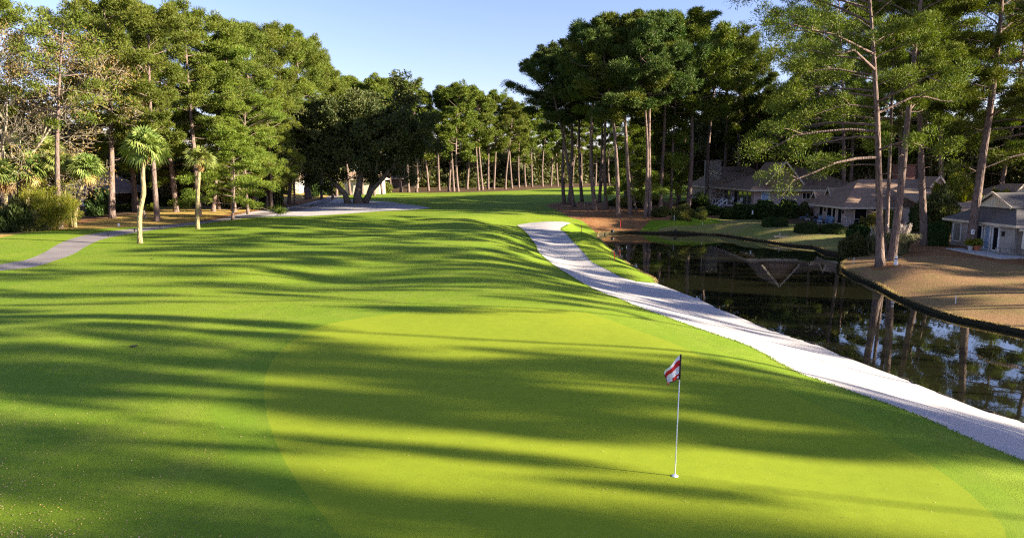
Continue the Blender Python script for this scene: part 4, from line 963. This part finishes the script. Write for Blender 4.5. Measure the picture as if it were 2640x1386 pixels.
pane(t, 'x', -1.3, 18, 18.8, .9, 1.7, 'window'); pane(t, 'x', -1.3, 20.5, 21.3, .9, 1.7, 'window')
m = MB(); m.box((-1.6, 8.5, -.09), (3.1, 12., .16)); obj('deck', m, 'deck wood', t)
m = MB(); m.bar((-3.1, 5.2, .75), (-3.1, 14.4, .75), .08, .1)
for k in range(8): m.box((-3.1, 5.2 + k * 1.3, .36), (.07, .07, .74))
obj('deck_rail', m, 'white paint', t)
for yy in (2.5, 4.6):
    m = MB(); m.bar((-3.0, yy, .85), (-4.4, yy - .6, -.05), .09, .12); m.box((-3.0, yy, .42), (.1, .1, .86)); m.box((-4.4, yy - .6, -.3), (.1, .1, .6)); obj('stair_rail', m, 'white paint', t)
m = MB()
for k in range(3): m.box((-3.5 - k * .32, 3.3, -.2 - k * .17), (.32, 2., .12))
obj('stair', m, 'deck wood', t)

# grey-roofed house at the right edge
t = house('grey-shingled house with french doors and a cream-trimmed gable at the right edge', (39.4, 53.3, -1.1))
obj('wall', walls(0, 20, 0, 7.75, -.4, 2.25), 'grey siding', t)
m = MB(); X0, X1, Y0, Y1, ze, zg, zr, xg = -.5, 21, -.7, 8.35, 2.33, 3.55, 4.6, 1.25; ym = 4.; k = (zr - zg) / (zr - ze)
ya, yb = ym - (ym - Y0) * k, ym + (Y1 - ym) * k
m.add([(X0, Y0, ze), (X1, Y0, ze), (X1, Y1, ze), (X0, Y1, ze), (xg, ya, zg), (xg, yb, zg), (xg, ym, zr), (X1 - 4, ym, zr), (X0, Y0, ze - .12), (X1, Y0, ze - .12), (X1, Y1, ze - .12), (X0, Y1, ze - .12)], [(3, 0, 4, 5), (11, 10, 9, 8)])
m.f.append((np.array([[0, 1, 7, 6, 4], [2, 3, 5, 6, 7]]), 0)); m.f.append((np.array([[4, 6, 5], [1, 2, 7]]), 0))
r = obj('roof', m, 'grey shingle', t); obj('fascia', fascia(X0, X1, Y0, Y1, ze), 'cream trim', r)
gable((xg - .25, ym, zg - .05), yb - ya + .5, zr - zg + .12, 3, 'x', r, ('grey shingle', 'cream siding', 'cream trim'), 'gable', .3)
pane(t, 'x', 0, 6.4, 7.5, .35, 2.05, 'shutter', 'white paint', 'grey wood'); pane(t, 'x', 0, 3.65, 4.65, 0.02, 2.1, 'french_door', 'white paint', fw=.13)
pane(t, 'x', 0, 2.7, 3.45, 0.02, 2.1, 'door', 'white paint', 'pale blue door'); pane(t, 'x', 0, 1.65, 2.5, 0.02, 2.1, 'french_door', 'white paint', fw=.13)
m = MB(); m.box((-.09, 1.2, 1.5), (.16, .16, .3)); m.box((-.09, 1.2, 1.7), (.22, .22, .05)); obj('wall_lamp', m, 'black metal', t)
obj('wing_wall', walls(.6, 14, -9, -.01, -.4, 2.0), 'grey siding', t)
for a in (-3.6, -1.9): pane(t, 'x', .6, a, a + 1.5, .05, 1.9, 'sliding_door', 'cream trim')
r2 = obj('wing_roof', hip(-.2, 15, -9.5, -.75, 2.1, 3.6, 3., 3.), 'grey shingle', t); obj('fascia', fascia(-.2, 15, -9.5, -.75, 2.1), 'cream trim', r2)
m = MB(); m.box((8, 5.2, 4.6), (1.8, 1.1, 2.)); obj('chimney', m, 'red brick', r)
p = place(2562, 655); m = MB(); m.box((0, 0, 0), (2.6, 6.5, .12)); tag(obj('patio_slab', m, 'concrete', loc=(38.0, 54.2, -1.1)), 'pale concrete patio slab in front of the french doors', 'patio')

def small_house(label, x0, x1, y0, y1, z0, h, rise, wm, rm, extra=None, a=3.5):
    t = house(label, (x0, y0, z0)); W, D = x1 - x0, y1 - y0
    obj('wall', walls(0, W, 0, D, -.6, h), wm, t); r = obj('roof', hip(-.9, W + .9, -.9, D + .9, h + .05, h + rise, a, a), rm, t); obj('fascia', fascia(-.9, W + .9, -.9, D + .9, h + .05), 'cream trim', r)
    if extra: extra(t, r)
    return t
def cab(t, r):
    for a, b in ((2.1, 3.0), (3.3, 4.6), (4.9, 5.9), (6.1, 6.9)): pane(t, 'y', 0, a, b, .1, 1.9, 'window', 'cream trim', 'curtain')
small_house('small cabin with dark brown roof and pale curtains among the left palms', -66, -58.6, 101, 109, h1(-62, 101) + .1, 2.1, 2.9, 'dark siding', 'brown shingle', cab)
def wh(t, r):
    pane(t, 'y', 0, 7.0, 8.1, 1.7, 2.6, 'window', 'white paint'); pane(t, 'y', 0, 8.4, 9.4, 1.7, 2.6, 'window', 'white paint'); pane(t, 'y', 0, 1.5, 4, .8, 2.2, 'window', 'cream trim')
    m = MB(); m.box((5.0, -.09, 1.2), (3.2, .18, 3.2)); obj('garage_panel', m, 'cream siding', t)
small_house('sunlit white house seen between the trunks behind the cart path', -57, -46.4, 150, 158, h1(-50, 150) + .0, 3.0, 2.4, 'white siding', 'tan shingle', wh)
def ch(t, r): m = MB(); m.box((3.2, 3, 5.2), (1.3, 1., 4.6)); obj('chimney', m, 'white siding', r)
small_house('cream house with a white chimney behind the live oak', -40, -31, 161, 168, .5, 3.0, 2.2, 'cream siding', 'tan shingle', ch)
small_house('dark-walled house with pale eaves between the oak and the far pines', -37, -29.5, 208, 215, .5, 2.7, 1.9, 'dark siding', 'tan shingle')
small_house('ochre-walled house glimpsed behind the far pine trunks', -10, -5, 262, 268, .6, 2.6, 1.8, 'ochre siding', 'brown shingle')
small_house('cream-walled house glimpsed at the right of the far treeline', 2, 7, 272, 278, .6, 2.7, 1.8, 'cream siding', 'brown shingle')
t = small_house('tan-roofed house hidden behind the grey roof, only its gable showing', 60, 74, 84, 92, -.3, 1.9, 2.2, 'mauve siding', 'tan shingle')
gable((2.6, .2, 2.6), 2.6, 1.5, 4, 'y', t, ('tan shingle', 'cream siding', 'cream trim'))

# ------------------------------------------------------------------ small things
# flagstick
fx, fy, fz = atz(1740, 1226, 0.); fz = h1(fx, fy)
t = thing('flagstick', 'white flagstick with a red and white flag standing in the hole', 'golf flag', (fx, fy, fz))
t.rotation_euler = (0, .012, 0)
L = 2.22; fh = .43
m = MB(); m.tube([(0, 0, -.12), (0, 0, L - fh)], [.0115, .0085], 10); obj('pole', m, 'pole white', t, smooth=True)
m = MB(); m.tube([(0, 0, L - fh), (0, 0, L + .02)], [.015, .015], 10); obj('flag_sleeve', m, 'flag dark', t, smooth=True)
m = MB(); m.lathe([(.0, -.012), (.052, -.012), (.060, .006), (.052, .014), (.0, .014)], k=20); obj('cup_ring', m, 'pole white', t, smooth=True)
m = MB(); nu, nv = 26, 22; G = np.zeros((nv + 1, nu + 1, 3))
for i in range(nv + 1):
    v = i / nv
    for j in range(nu + 1):
        u = j / nu; W = .53
        # cloth hangs in a fold: it droops down away from the pole
        xo = -W * u * (.40 + .12 * (1 - v)) ; zo = L - v * fh * (1 - .10 * u) - .36 * u ** 1.25 * (1 - .55 * v) 
        G[i, j] = (xo - .012 + .03 * math.sin(u * 7 + v * 2) * u, .07 * math.sin(u * 8.5 + v * 1.5) * u ** .6, zo)
f = []; mi = []
for i in range(nv):
    for j in range(nu):
        a = i * (nu + 1) + j; f.append((a, a + 1, a + nu + 2, a + nu + 1)); u = j / nu; v = i / nv
        k = 1 if (.17 < v < .42 or (v > .74 and (u < .5 or u > .86))) else 0
        if v > .84 and u < .14: k = 0
        mi.append(2 if (i >= nv - 1 or j >= nu - 1) else (0 if k == 0 else 1))
f = np.array(f); mi = np.array(mi); m.v.append(G.reshape(-1, 3)); m.n = len(G.reshape(-1, 3))
for k in range(3):
    if (mi == k).any(): m.f.append((f[mi == k], k))
o = obj('flag', m, ['flag white', 'flag red', 'flag dark'], t, smooth=True)
# Adirondack chairs, patio set
def adirondack(label, x, y, z, rz, m_='blue paint'):
    t = thing('garden_chair', label, 'chair', (x, y, z), rz, 'chairs on the decks')
    for sx in (-.28, .28):
        m = MB(); m.box((sx, .3, .22), (.05, .09, .44)); obj('leg', m, m_, t)
        m = MB(); m.bar((sx, .32, .36), (sx, -.42, .08), .04, .1); obj('leg', m, m_, t)
        m = MB(); m.box((sx * 1.12, .0, .55), (.13, .7, .03)); m.box((sx, -.2, .42), (.04, .06, .26)); obj('arm', m, m_, t)
    m = MB()
    for k in range(5): m.bar((-.27, .3 - k * .13, .37 - k * .045), (.27, .3 - k * .13, .37 - k * .045), .11, .02)
    obj('seat', m, m_, t); m = MB()
    for k in range(5): xx = (k - 2) * .115; m.bar((xx, -.22, .2), (xx * 1.25, -.52, 1.02 - abs(k - 2) * .05), .1, .02)
    obj('backrest', m, m_, t); return t
dz = -.99
for i, (x, y, rz, l, mm) in enumerate([(37.6, 88.2, .9, 'blue slatted chair at the left end of the patio deck', 'blue paint'), (38.9, 88.9, 1.2, 'dark slatted chair between the deck wall and the blue chairs', 'grey wood'), (37.9, 84.6, 1.9, 'blue slatted chair in the middle of the patio deck', 'blue paint'), (38.6, 84.1, 2.0, 'teal slatted chair close to the glass doors of the deck', 'blue paint'), (38.1, 81.9, 2.3, 'blue slatted chair by the deck step', 'blue paint')]):
    adirondack(l, x, y, dz, rz, mm)
def table(label, x, y, z, r, h, m_):
    t = thing('patio_table', label, 'table', (x, y, z)); m = MB(); m.lathe([(0, h - .03), (r, h - .03), (r + .01, h), (0, h)], k=20); obj('tabletop', m, m_, t)
    for k in range(4):
        a = k * 1.57 + .78; m = MB(); m.tube([(math.cos(a) * r * .8, math.sin(a) * r * .8, 0), (math.cos(a) * r * .55, math.sin(a) * r * .55, h - .03)], [.025, .025], 6); obj('leg', m, m_, t)
table('small white side table between the first deck chairs', 37.5, 86.6, dz, .35, .45, 'white paint'); table('small white side table by the deck step chair', 37.4, 82.9, dz, .35, .45, 'white paint')
def patio_chair(label, x, y, z, rz, m_='white paint'):
    t = thing('patio_chair', label, 'chair', (x, y, z), rz, 'chairs around the patio table')
    m = MB(); m.box((0, 0, .43), (.52, .5, .06)); obj('seat', m, m_, t); m = MB()
    for k in range(6): m.bar((-.22 + k * .088, -.25, .47), (-.22 + k * .088, -.36, .98), .05, .02)
    m.bar((-.26, -.36, .98), (.26, -.36, .98), .05, .06); obj('backrest', m, m_, t)
    for sx in (-.25, .25):
        for sy in (-.22, .22): m = MB(); m.tube([(sx, sy, 0), (sx, sy, .43)], [.022, .022], 6); obj('leg', m, m_, t)
        m = MB(); m.bar((sx * 1.1, -.3, .66), (sx * 1.1, .25, .66), .05, .03); m.box((sx * 1.1, .23, .55), (.03, .03, .24)); obj('arm', m, m_, t)
def pt(px, py, z): q = atz(px, py, z); return q[0], q[1], z
x, y, z = pt(2205, 580, -1.0); gz_ = h1(x, y) + .02
z = max(gz_, -1.02); table('round white patio table under the closed parasol', x, y, z, .6, .72, 'white paint')
patio_chair('white slatted patio chair left of the round table', x - 1.0, y - .1, z, -1.5); patio_chair('beige patio chair right of the round table', x + .95, y - .3, z, 1.4, 'curtain'); patio_chair('white patio chair farthest right of the round table', x + 1.9, y + .3, z, 1.7)
t = thing('closed_parasol', 'closed beige parasol standing through the round patio table', 'parasol', (x + .25, y + .9, z))
m = MB(); m.tube([(0, 0, 0), (0, 0, 2.65)], [.025, .025], 8); obj('pole', m, 'grey wood', t); m = MB(); m.lathe([(.05, .75), (.2, .8), (.21, 1.2), (.17, 1.9), (.07, 2.5), (.02, 2.62)], k=12); obj('canopy', m, 'canvas', t, smooth=True)
m = MB(); m.lathe([(.25, 0), (.25, .06), (.05, .1)], k=16); obj('base', m, 'concrete', t)
patio_chair('white chair on the far house deck by the glass doors', 33., 103.2, .52, 1.8); patio_chair('white chair near the top of the far deck stairs', 33.2, 99.8, .52, 2.2); table('white round table on the far house deck', 33, 107, .52, .5, .75, 'white paint')
# grey house furniture
t = thing('garden_bench', 'weathered wooden bench chair on the right patio', 'bench', (38.5, 53.0, -1.03), 1.9)
m = MB(); m.box((0, 0, .42), (1.2, .5, .05)); obj('seat', m, 'grey wood', t); m = MB()
for k in range(3): m.box((0, -.26, .56 + k * .15), (1.2, .03, .09))
obj('backrest', m, 'grey wood', t)
for sx in (-.55, .55):
    for sy in (-.22, .22): m = MB(); m.box((sx, sy, .21), (.07, .07, .42)); obj('leg', m, 'grey wood', t)
def pot(label, x, y, z, r, h, pm, seed):
    t = thing('flower_pot', label, 'plant pot', (x, y, z)); m = MB(); m.lathe([(r * .65, 0), (r, h * .85), (r * 1.1, h * .86), (r * 1.1, h), (r * .9, h), (r * .85, h * .8), (0, h * .8)], k=16); obj('pot', m, pm, t)
    rng = np.random.default_rng(seed); m = MB(); puff(m, (0, 0, h + .22), .42, 260, .14, rng, .7, .6, 'broad'); obj('foliage', m, 'bright shrub leaves', t)
q = place(2538, 651); pot('terracotta pot with a leafy plant before the french doors', 38.1, 55.6, -1.04, .27, .42, 'terracotta', 1); pot('grey pot beside the terracotta pot', 37.75, 55.9, -1.04, .2, .36, 'concrete', 2)
t = thing('closed_parasol', 'closed brown parasol by the dark doors at the right edge', 'parasol', (39.2, 52.0, -1.03)); m = MB(); m.tube([(0, 0, 0), (0, 0, 2.3)], [.022] * 2, 8); obj('pole', m, 'grey wood', t); m = MB(); m.lathe([(.05, .5), (.17, .55), (.15, 1.5), (.05, 2.2)], k=10); obj('canopy', m, 'curtain', t, smooth=True)
# white garden figure (plain snowman shape)
x, y, z = place(2309, 684)
t = thing('garden_snowman', 'small white snowman figure standing right of the two point pines', 'garden figure', (x, y, z))
m = MB()
for r, zc in ((.15, .12), (.115, .34), (.085, .51)): m.lathe([(r * math.sin(a), zc - r * math.cos(a)) for a in np.linspace(.05, 3.09, 9)], k=14)
obj('body', m, 'white paint', t, smooth=True); m = MB(); m.lathe([(.09, .58), (.09, .595), (.055, .6), (.055, .68), (0, .68)], k=14); obj('hat', m, 'white paint', t); m = MB(); m.lathe([(.105, .42), (.11, .445), (.1, .465)], k=14); obj('scarf', m, 'flag dark', t)
# birdhouse
q = place(2502, 643); D = q[1] - .55; t = thing('birdhouse', 'white birdhouse fixed to the stout pine trunk', 'birdhouse', (x_at(2507, D, 0), D, z_at(2507, 604, D)))
m = MB(); m.box((0, 0, .16), (.2, .14, .32)); obj('body', m, 'white paint', t); m = MB(); m.box((-.065, -.02, .36), (.17, .24, .025), ry=-.75); m.box((.065, -.02, .36), (.17, .24, .025), ry=.75); obj('roof', m, 'white paint', t); m = MB(); m.lathe([(0, -.01), (.03, -.01), (.03, .01), (0, .01)], k=10); o = obj('entrance', m, 'black metal', t, (0, -.075, .2)); o.rotation_euler = (math.pi / 2, 0, 0)
# stakes
def stake(px, py, h, m_, label, lean=0., w=.045):
    x, y, z = place(px, py); t = thing('marker_stake', label, 'stake', (x, y, z), 0, 'hazard stakes by the water'); t.rotation_euler = (0, lean, 0)
    m = MB(); m.box((0, 0, h / 2 - .05), (w, w, h + .1)); m.add([(-w/2, -w/2, h), (w/2, -w/2, h), (w/2, w/2, h), (-w/2, w/2, h), (-.005, -.005, h + .05), (.005, -.005, h + .05), (.005, .005, h + .05), (-.005, .005, h + .05)], [(0, 1, 5, 4), (1, 2, 6, 5), (2, 3, 7, 6), (3, 0, 4, 7), (4, 5, 6, 7)]); obj('post', m, m_, t)
stake(1499, 596, .55, 'red paint', 'red stake in the grass just above the top of the long bunker'); stake(1600, 583, .6, 'red paint', 'red stake on the grass strip below the straw bed'); stake(1585, 669, .62, 'red paint', 'leaning red stake on the grass tongue beside the water', -.12)
stake(1738, 568, .6, 'white paint', 'white stake at the right end of the straw bed'); stake(2201, 678, .42, 'white paint', 'white stake at the tip of the lagoon point', 0, .03); stake(2463, 782, .42, 'white paint', 'white stake low on the bare lawn by the water', 0, .03); stake(1811, 581, .4, 'white paint', 'thin pale stake on the lawn left of the boxwoods', 0, .03)
for px, py, l in ((280, 609, 'black marker post at the right edge of the path, nearest of three'), (347, 598, 'black marker post beside the kinked palm, on the path edge'), (413, 587, 'black marker post on the path edge, farthest of three')):
    x, y, z = place(px, py); t = thing('path_marker', l, 'marker post', (x, y, z)); m = MB(); m.tube([(0, 0, -.05), (0, 0, .24)], [.05, .05], 8); obj('post', m, 'black metal', t); m = MB(); m.lathe([(.075, .2), (.08, .3), (.0, .32)], k=10); obj('cap', m, 'black metal', t)
x, y, z = place(306, 583); t = thing('lawn_marker', 'small white post on the golden lawn above the path', 'marker post', (x, y, z)); m = MB(); m.lathe([(.09, -.05), (.09, .22), (.03, .3)], k=8); obj('post', m, 'white paint', t)
x, y, z = place(375, 563); t = thing('tree_stump', 'pale wooden post stump behind the tallest palm', 'stump', (x, y, z)); m = MB(); m.tube([(0, 0, -.1), (-.12, 0, .9)], [.14, .11], 9, wob=.08, rng=np.random.default_rng(1)); obj('wood', m, 'pale pine bark', t)
for px, py, l in ((1577, 604, 'black light on a stake at the far water edge, left one'), (1738, 604, 'black light on a stake at the far water edge, right one')):
    x, y, z = atz(px, py, WATER); y -= .6; t = thing('pond_light', l, 'pond light', (x, y, WATER)); m = MB(); m.tube([(0, 0, -.4), (0, 0, .3)], [.04, .04], 6); obj('post', m, 'black metal', t); m = MB(); m.lathe([(.1, .28), (.2, .34), (.2, .58), (.1, .62)], k=10); obj('lamp_head', m, 'black metal', t)
x, y, z = place(2014, 612); m = MB(); m.box((0, 0, .08), (1.5, .25, .16), -.1); tag(obj('timber_plank', m, 'grey wood', loc=(x, y, z)), 'dark timber plank lying on the lawn above the water', 'plank')
stake(2010, 611, .45, 'white paint', 'white stake standing at the timber plank', 0, .04)
x, y, z = place(1939, 572); t = thing('bird_feeder', 'small white feeder on a pole before the tall shrub', 'bird feeder', (x, y, z)); m = MB(); m.tube([(0, 0, 0), (0, 0, 1.)], [.015] * 2, 6); obj('pole', m, 'black metal', t); m = MB(); m.lathe([(.16, 1.), (.18, 1.03), (.05, 1.06), (.05, 1.25), (.14, 1.28), (0, 1.4)], k=10); obj('tray', m, 'white paint', t)
for px, py, l in ((345, 892, 'sunken sprinkler cover in the near left turf'), (392, 667, 'sprinkler cover in the fairway below the tallest palm')):
    x, y, z = place(px, py); t = thing('sprinkler_cover', l, 'sprinkler cover', (x, y, z + .004)); m = MB(); m.lathe([(.0, .0), (.085, .0), (.085, .012), (.07, .016), (.0, .016)], k=16); obj('lid', m, 'black metal', t); m = MB(); m.lathe([(.09, .0), (.12, .0), (.12, .008), (.09, .008)], k=16); obj('rim', m, 'bank soil', t)
# pampas grass
def pampas(px, py, wpx, hpx, n, npl, label, seed):
    x, y, z = place(px, py); s = y / F; Rr = wpx * s / 2; Hh = hpx * s; rng = np.random.default_rng(seed); t = thing('pampas_grass', label, 'ornamental grass', (x, y + Rr, z))
    m = MB(); 
    for i in range(n):
        a = rng.random() * 6.28; r0_ = rng.random() ** .6 * Rr * .45; out = rng.uniform(.2, 1.) * Rr * .75; h = Hh * rng.uniform(.5, .85); b = np.array([math.cos(a) * r0_, math.sin(a) * r0_, 0]); d = np.array([math.cos(a + rng.normal() * .5), math.sin(a + rng.normal() * .5), 0]); w = .022; sd = np.array([-d[1], d[0], 0]) * w
        p = [b, b + d * out * .3 + [0, 0, h * .75], b + d * out * .75 + [0, 0, h], b + d * out * 1.1 + [0, 0, h * .72]]
        m.add([p[0] - sd, p[0] + sd, p[1] + sd, p[1] - sd, p[2] + sd * .7, p[2] - sd * .7, p[3]], [(0, 1, 2, 3), (3, 2, 4, 5)]); m.f.append((np.array([[m.n - 2, m.n - 3, m.n - 1]]), 0))
    obj('foliage', m, 'pampas blades', t)
    for i in range(npl):
        a = rng.random() * 6.28; r_ = Rr * rng.uniform(.1, .8); h = Hh * rng.uniform(.85, 1.22); b = np.array([math.cos(a) * r_ * .3, math.sin(a) * r_ * .3, 0]); e = np.array([math.cos(a) * r_, math.sin(a) * r_, h]); c = b * .3 + e * .7; pm = MB(); pm.tube([b, c, e], [.012, .01, .006], 4)
        k = 90; u = rng.random(k); P = c + (e - c) * u[:, None] + rng.normal(size=(k, 3)) * .03; ax = unit(np.tile(e - c, (k, 1)) / np.linalg.norm(e - c) + rng.normal(size=(k, 3)) * .35); blades(pm, P, ax, .14 * (1.1 - u * .5), .03, rng); obj('plume', pm, 'pampas plume', t)
pampas(2341, 658, 84, 66, 1500, 26, 'large pampas grass clump with white plumes, right of the point pines', 3); pampas(2266, 652, 50, 56, 700, 9, 'smaller pampas clump with white plumes behind the thickest pine', 4)
# fallen leaves and blades along the edges
rng = np.random.default_rng(61)
def scatter_leaves(n, fn, size, m_, name, label):
    P = np.array([fn() for _ in range(n)]); P = np.column_stack([P, hgt(P[:, 0], P[:, 1]) + .006]); mb = MB()
    ax = unit(rng.normal(size=(n, 3)) * [1, 1, .18]); ln = size * rng.uniform(.5, 1.3, n); nn = unit(np.cross(ax, np.array([0, 0, 1.])[None, :])); w = ln * .45
    V = np.stack([P - nn * (w * .25)[:, None], P + ax * (ln * .5)[:, None] - nn * (w * .6)[:, None] + [0, 0, .012], P + ax * ln[:, None], P + ax * (ln * .5)[:, None] + nn * (w * .6)[:, None] + [0, 0, .008]], 1).reshape(-1, 3)
    mb.add(V, np.arange(4 * n).reshape(-1, 4)); tag(obj(name, mb, m_), label, 'fallen leaves', kind='stuff')
def nearleft():
    while True:
        px = rng.random() ** 1.3 * 760; py = 1386 - rng.random() ** 1.5 * 520
        if rng.random() < max(.05, 1 - px / 760) * min(1, (py - 860) / 330): return atz(px, py, 0)[:2]
scatter_leaves(480, nearleft, .034, 'dead leaf', 'fallen_leaves', 'pale dry leaves scattered on the near left turf')
scatter_leaves(170, nearleft, .032, 'dry leaf gold', 'fallen_leaves', 'yellow dry leaves scattered on the near left turf')
scatter_leaves(420, lambda: atz(rng.uniform(300, 2500), rng.uniform(780, 1386), 0)[:2], .022, 'dead leaf', 'fallen_leaves', 'tiny dry leaves across the green')
def fringe(line, n, h, m_, name, label, side=.05):
    line = line[:, :2]; seg = np.linalg.norm(np.diff(line, axis=0), axis=1); cum = np.concatenate([[0], np.cumsum(seg)]); u = rng.random(n) * cum[-1]
    X = np.interp(u, cum, line[:, 0]) + rng.normal(size=n) * side; Y = np.interp(u, cum, line[:, 1]) + rng.normal(size=n) * side; P = np.column_stack([X, Y, hgt(X, Y) - .01]); mb = MB()
    blades(mb, P, unit(np.tile([0, 0, 1.], (n, 1)) + rng.normal(size=(n, 3)) * .5), h * rng.uniform(.5, 1.3, n), .014 + .0005 * np.abs(Y), rng, 0, .2); tag(obj(name, mb, m_), label, 'grass', kind='stuff')
fringe(lip, 9000, .055, 'grass blades', 'edge_grass', 'longer grass along the lip of the long bunker', .05); fringe(bright, 3000, .07, 'grass blades', 'edge_grass', 'longer grass on the right edge of the long bunker')
ps_l, ps_r = pshore[:40], pshore[40:]
fringe(pshore, 9000, .10, 'dry blades', 'bank_grass', 'dry grass overhanging the lagoon bank', .07)
m = MB(); seg = bshore
for i in range(0, len(seg) - 1, 1):
    if rng.random() < .55:
        p = seg[i] + rng.normal(size=2) * .08; q = seg[i + 1] * .7 + seg[i] * .3 + rng.normal(size=2) * .08; m.bar((p[0], p[1], -1.94), (q[0], q[1], -1.95 + rng.normal() * .02), .05 + rng.random() * .06, .05)
tag(obj('shore_debris', m, 'bank soil'), 'dark twigs and debris along the sand edge of the lagoon', 'debris', kind='stuff')
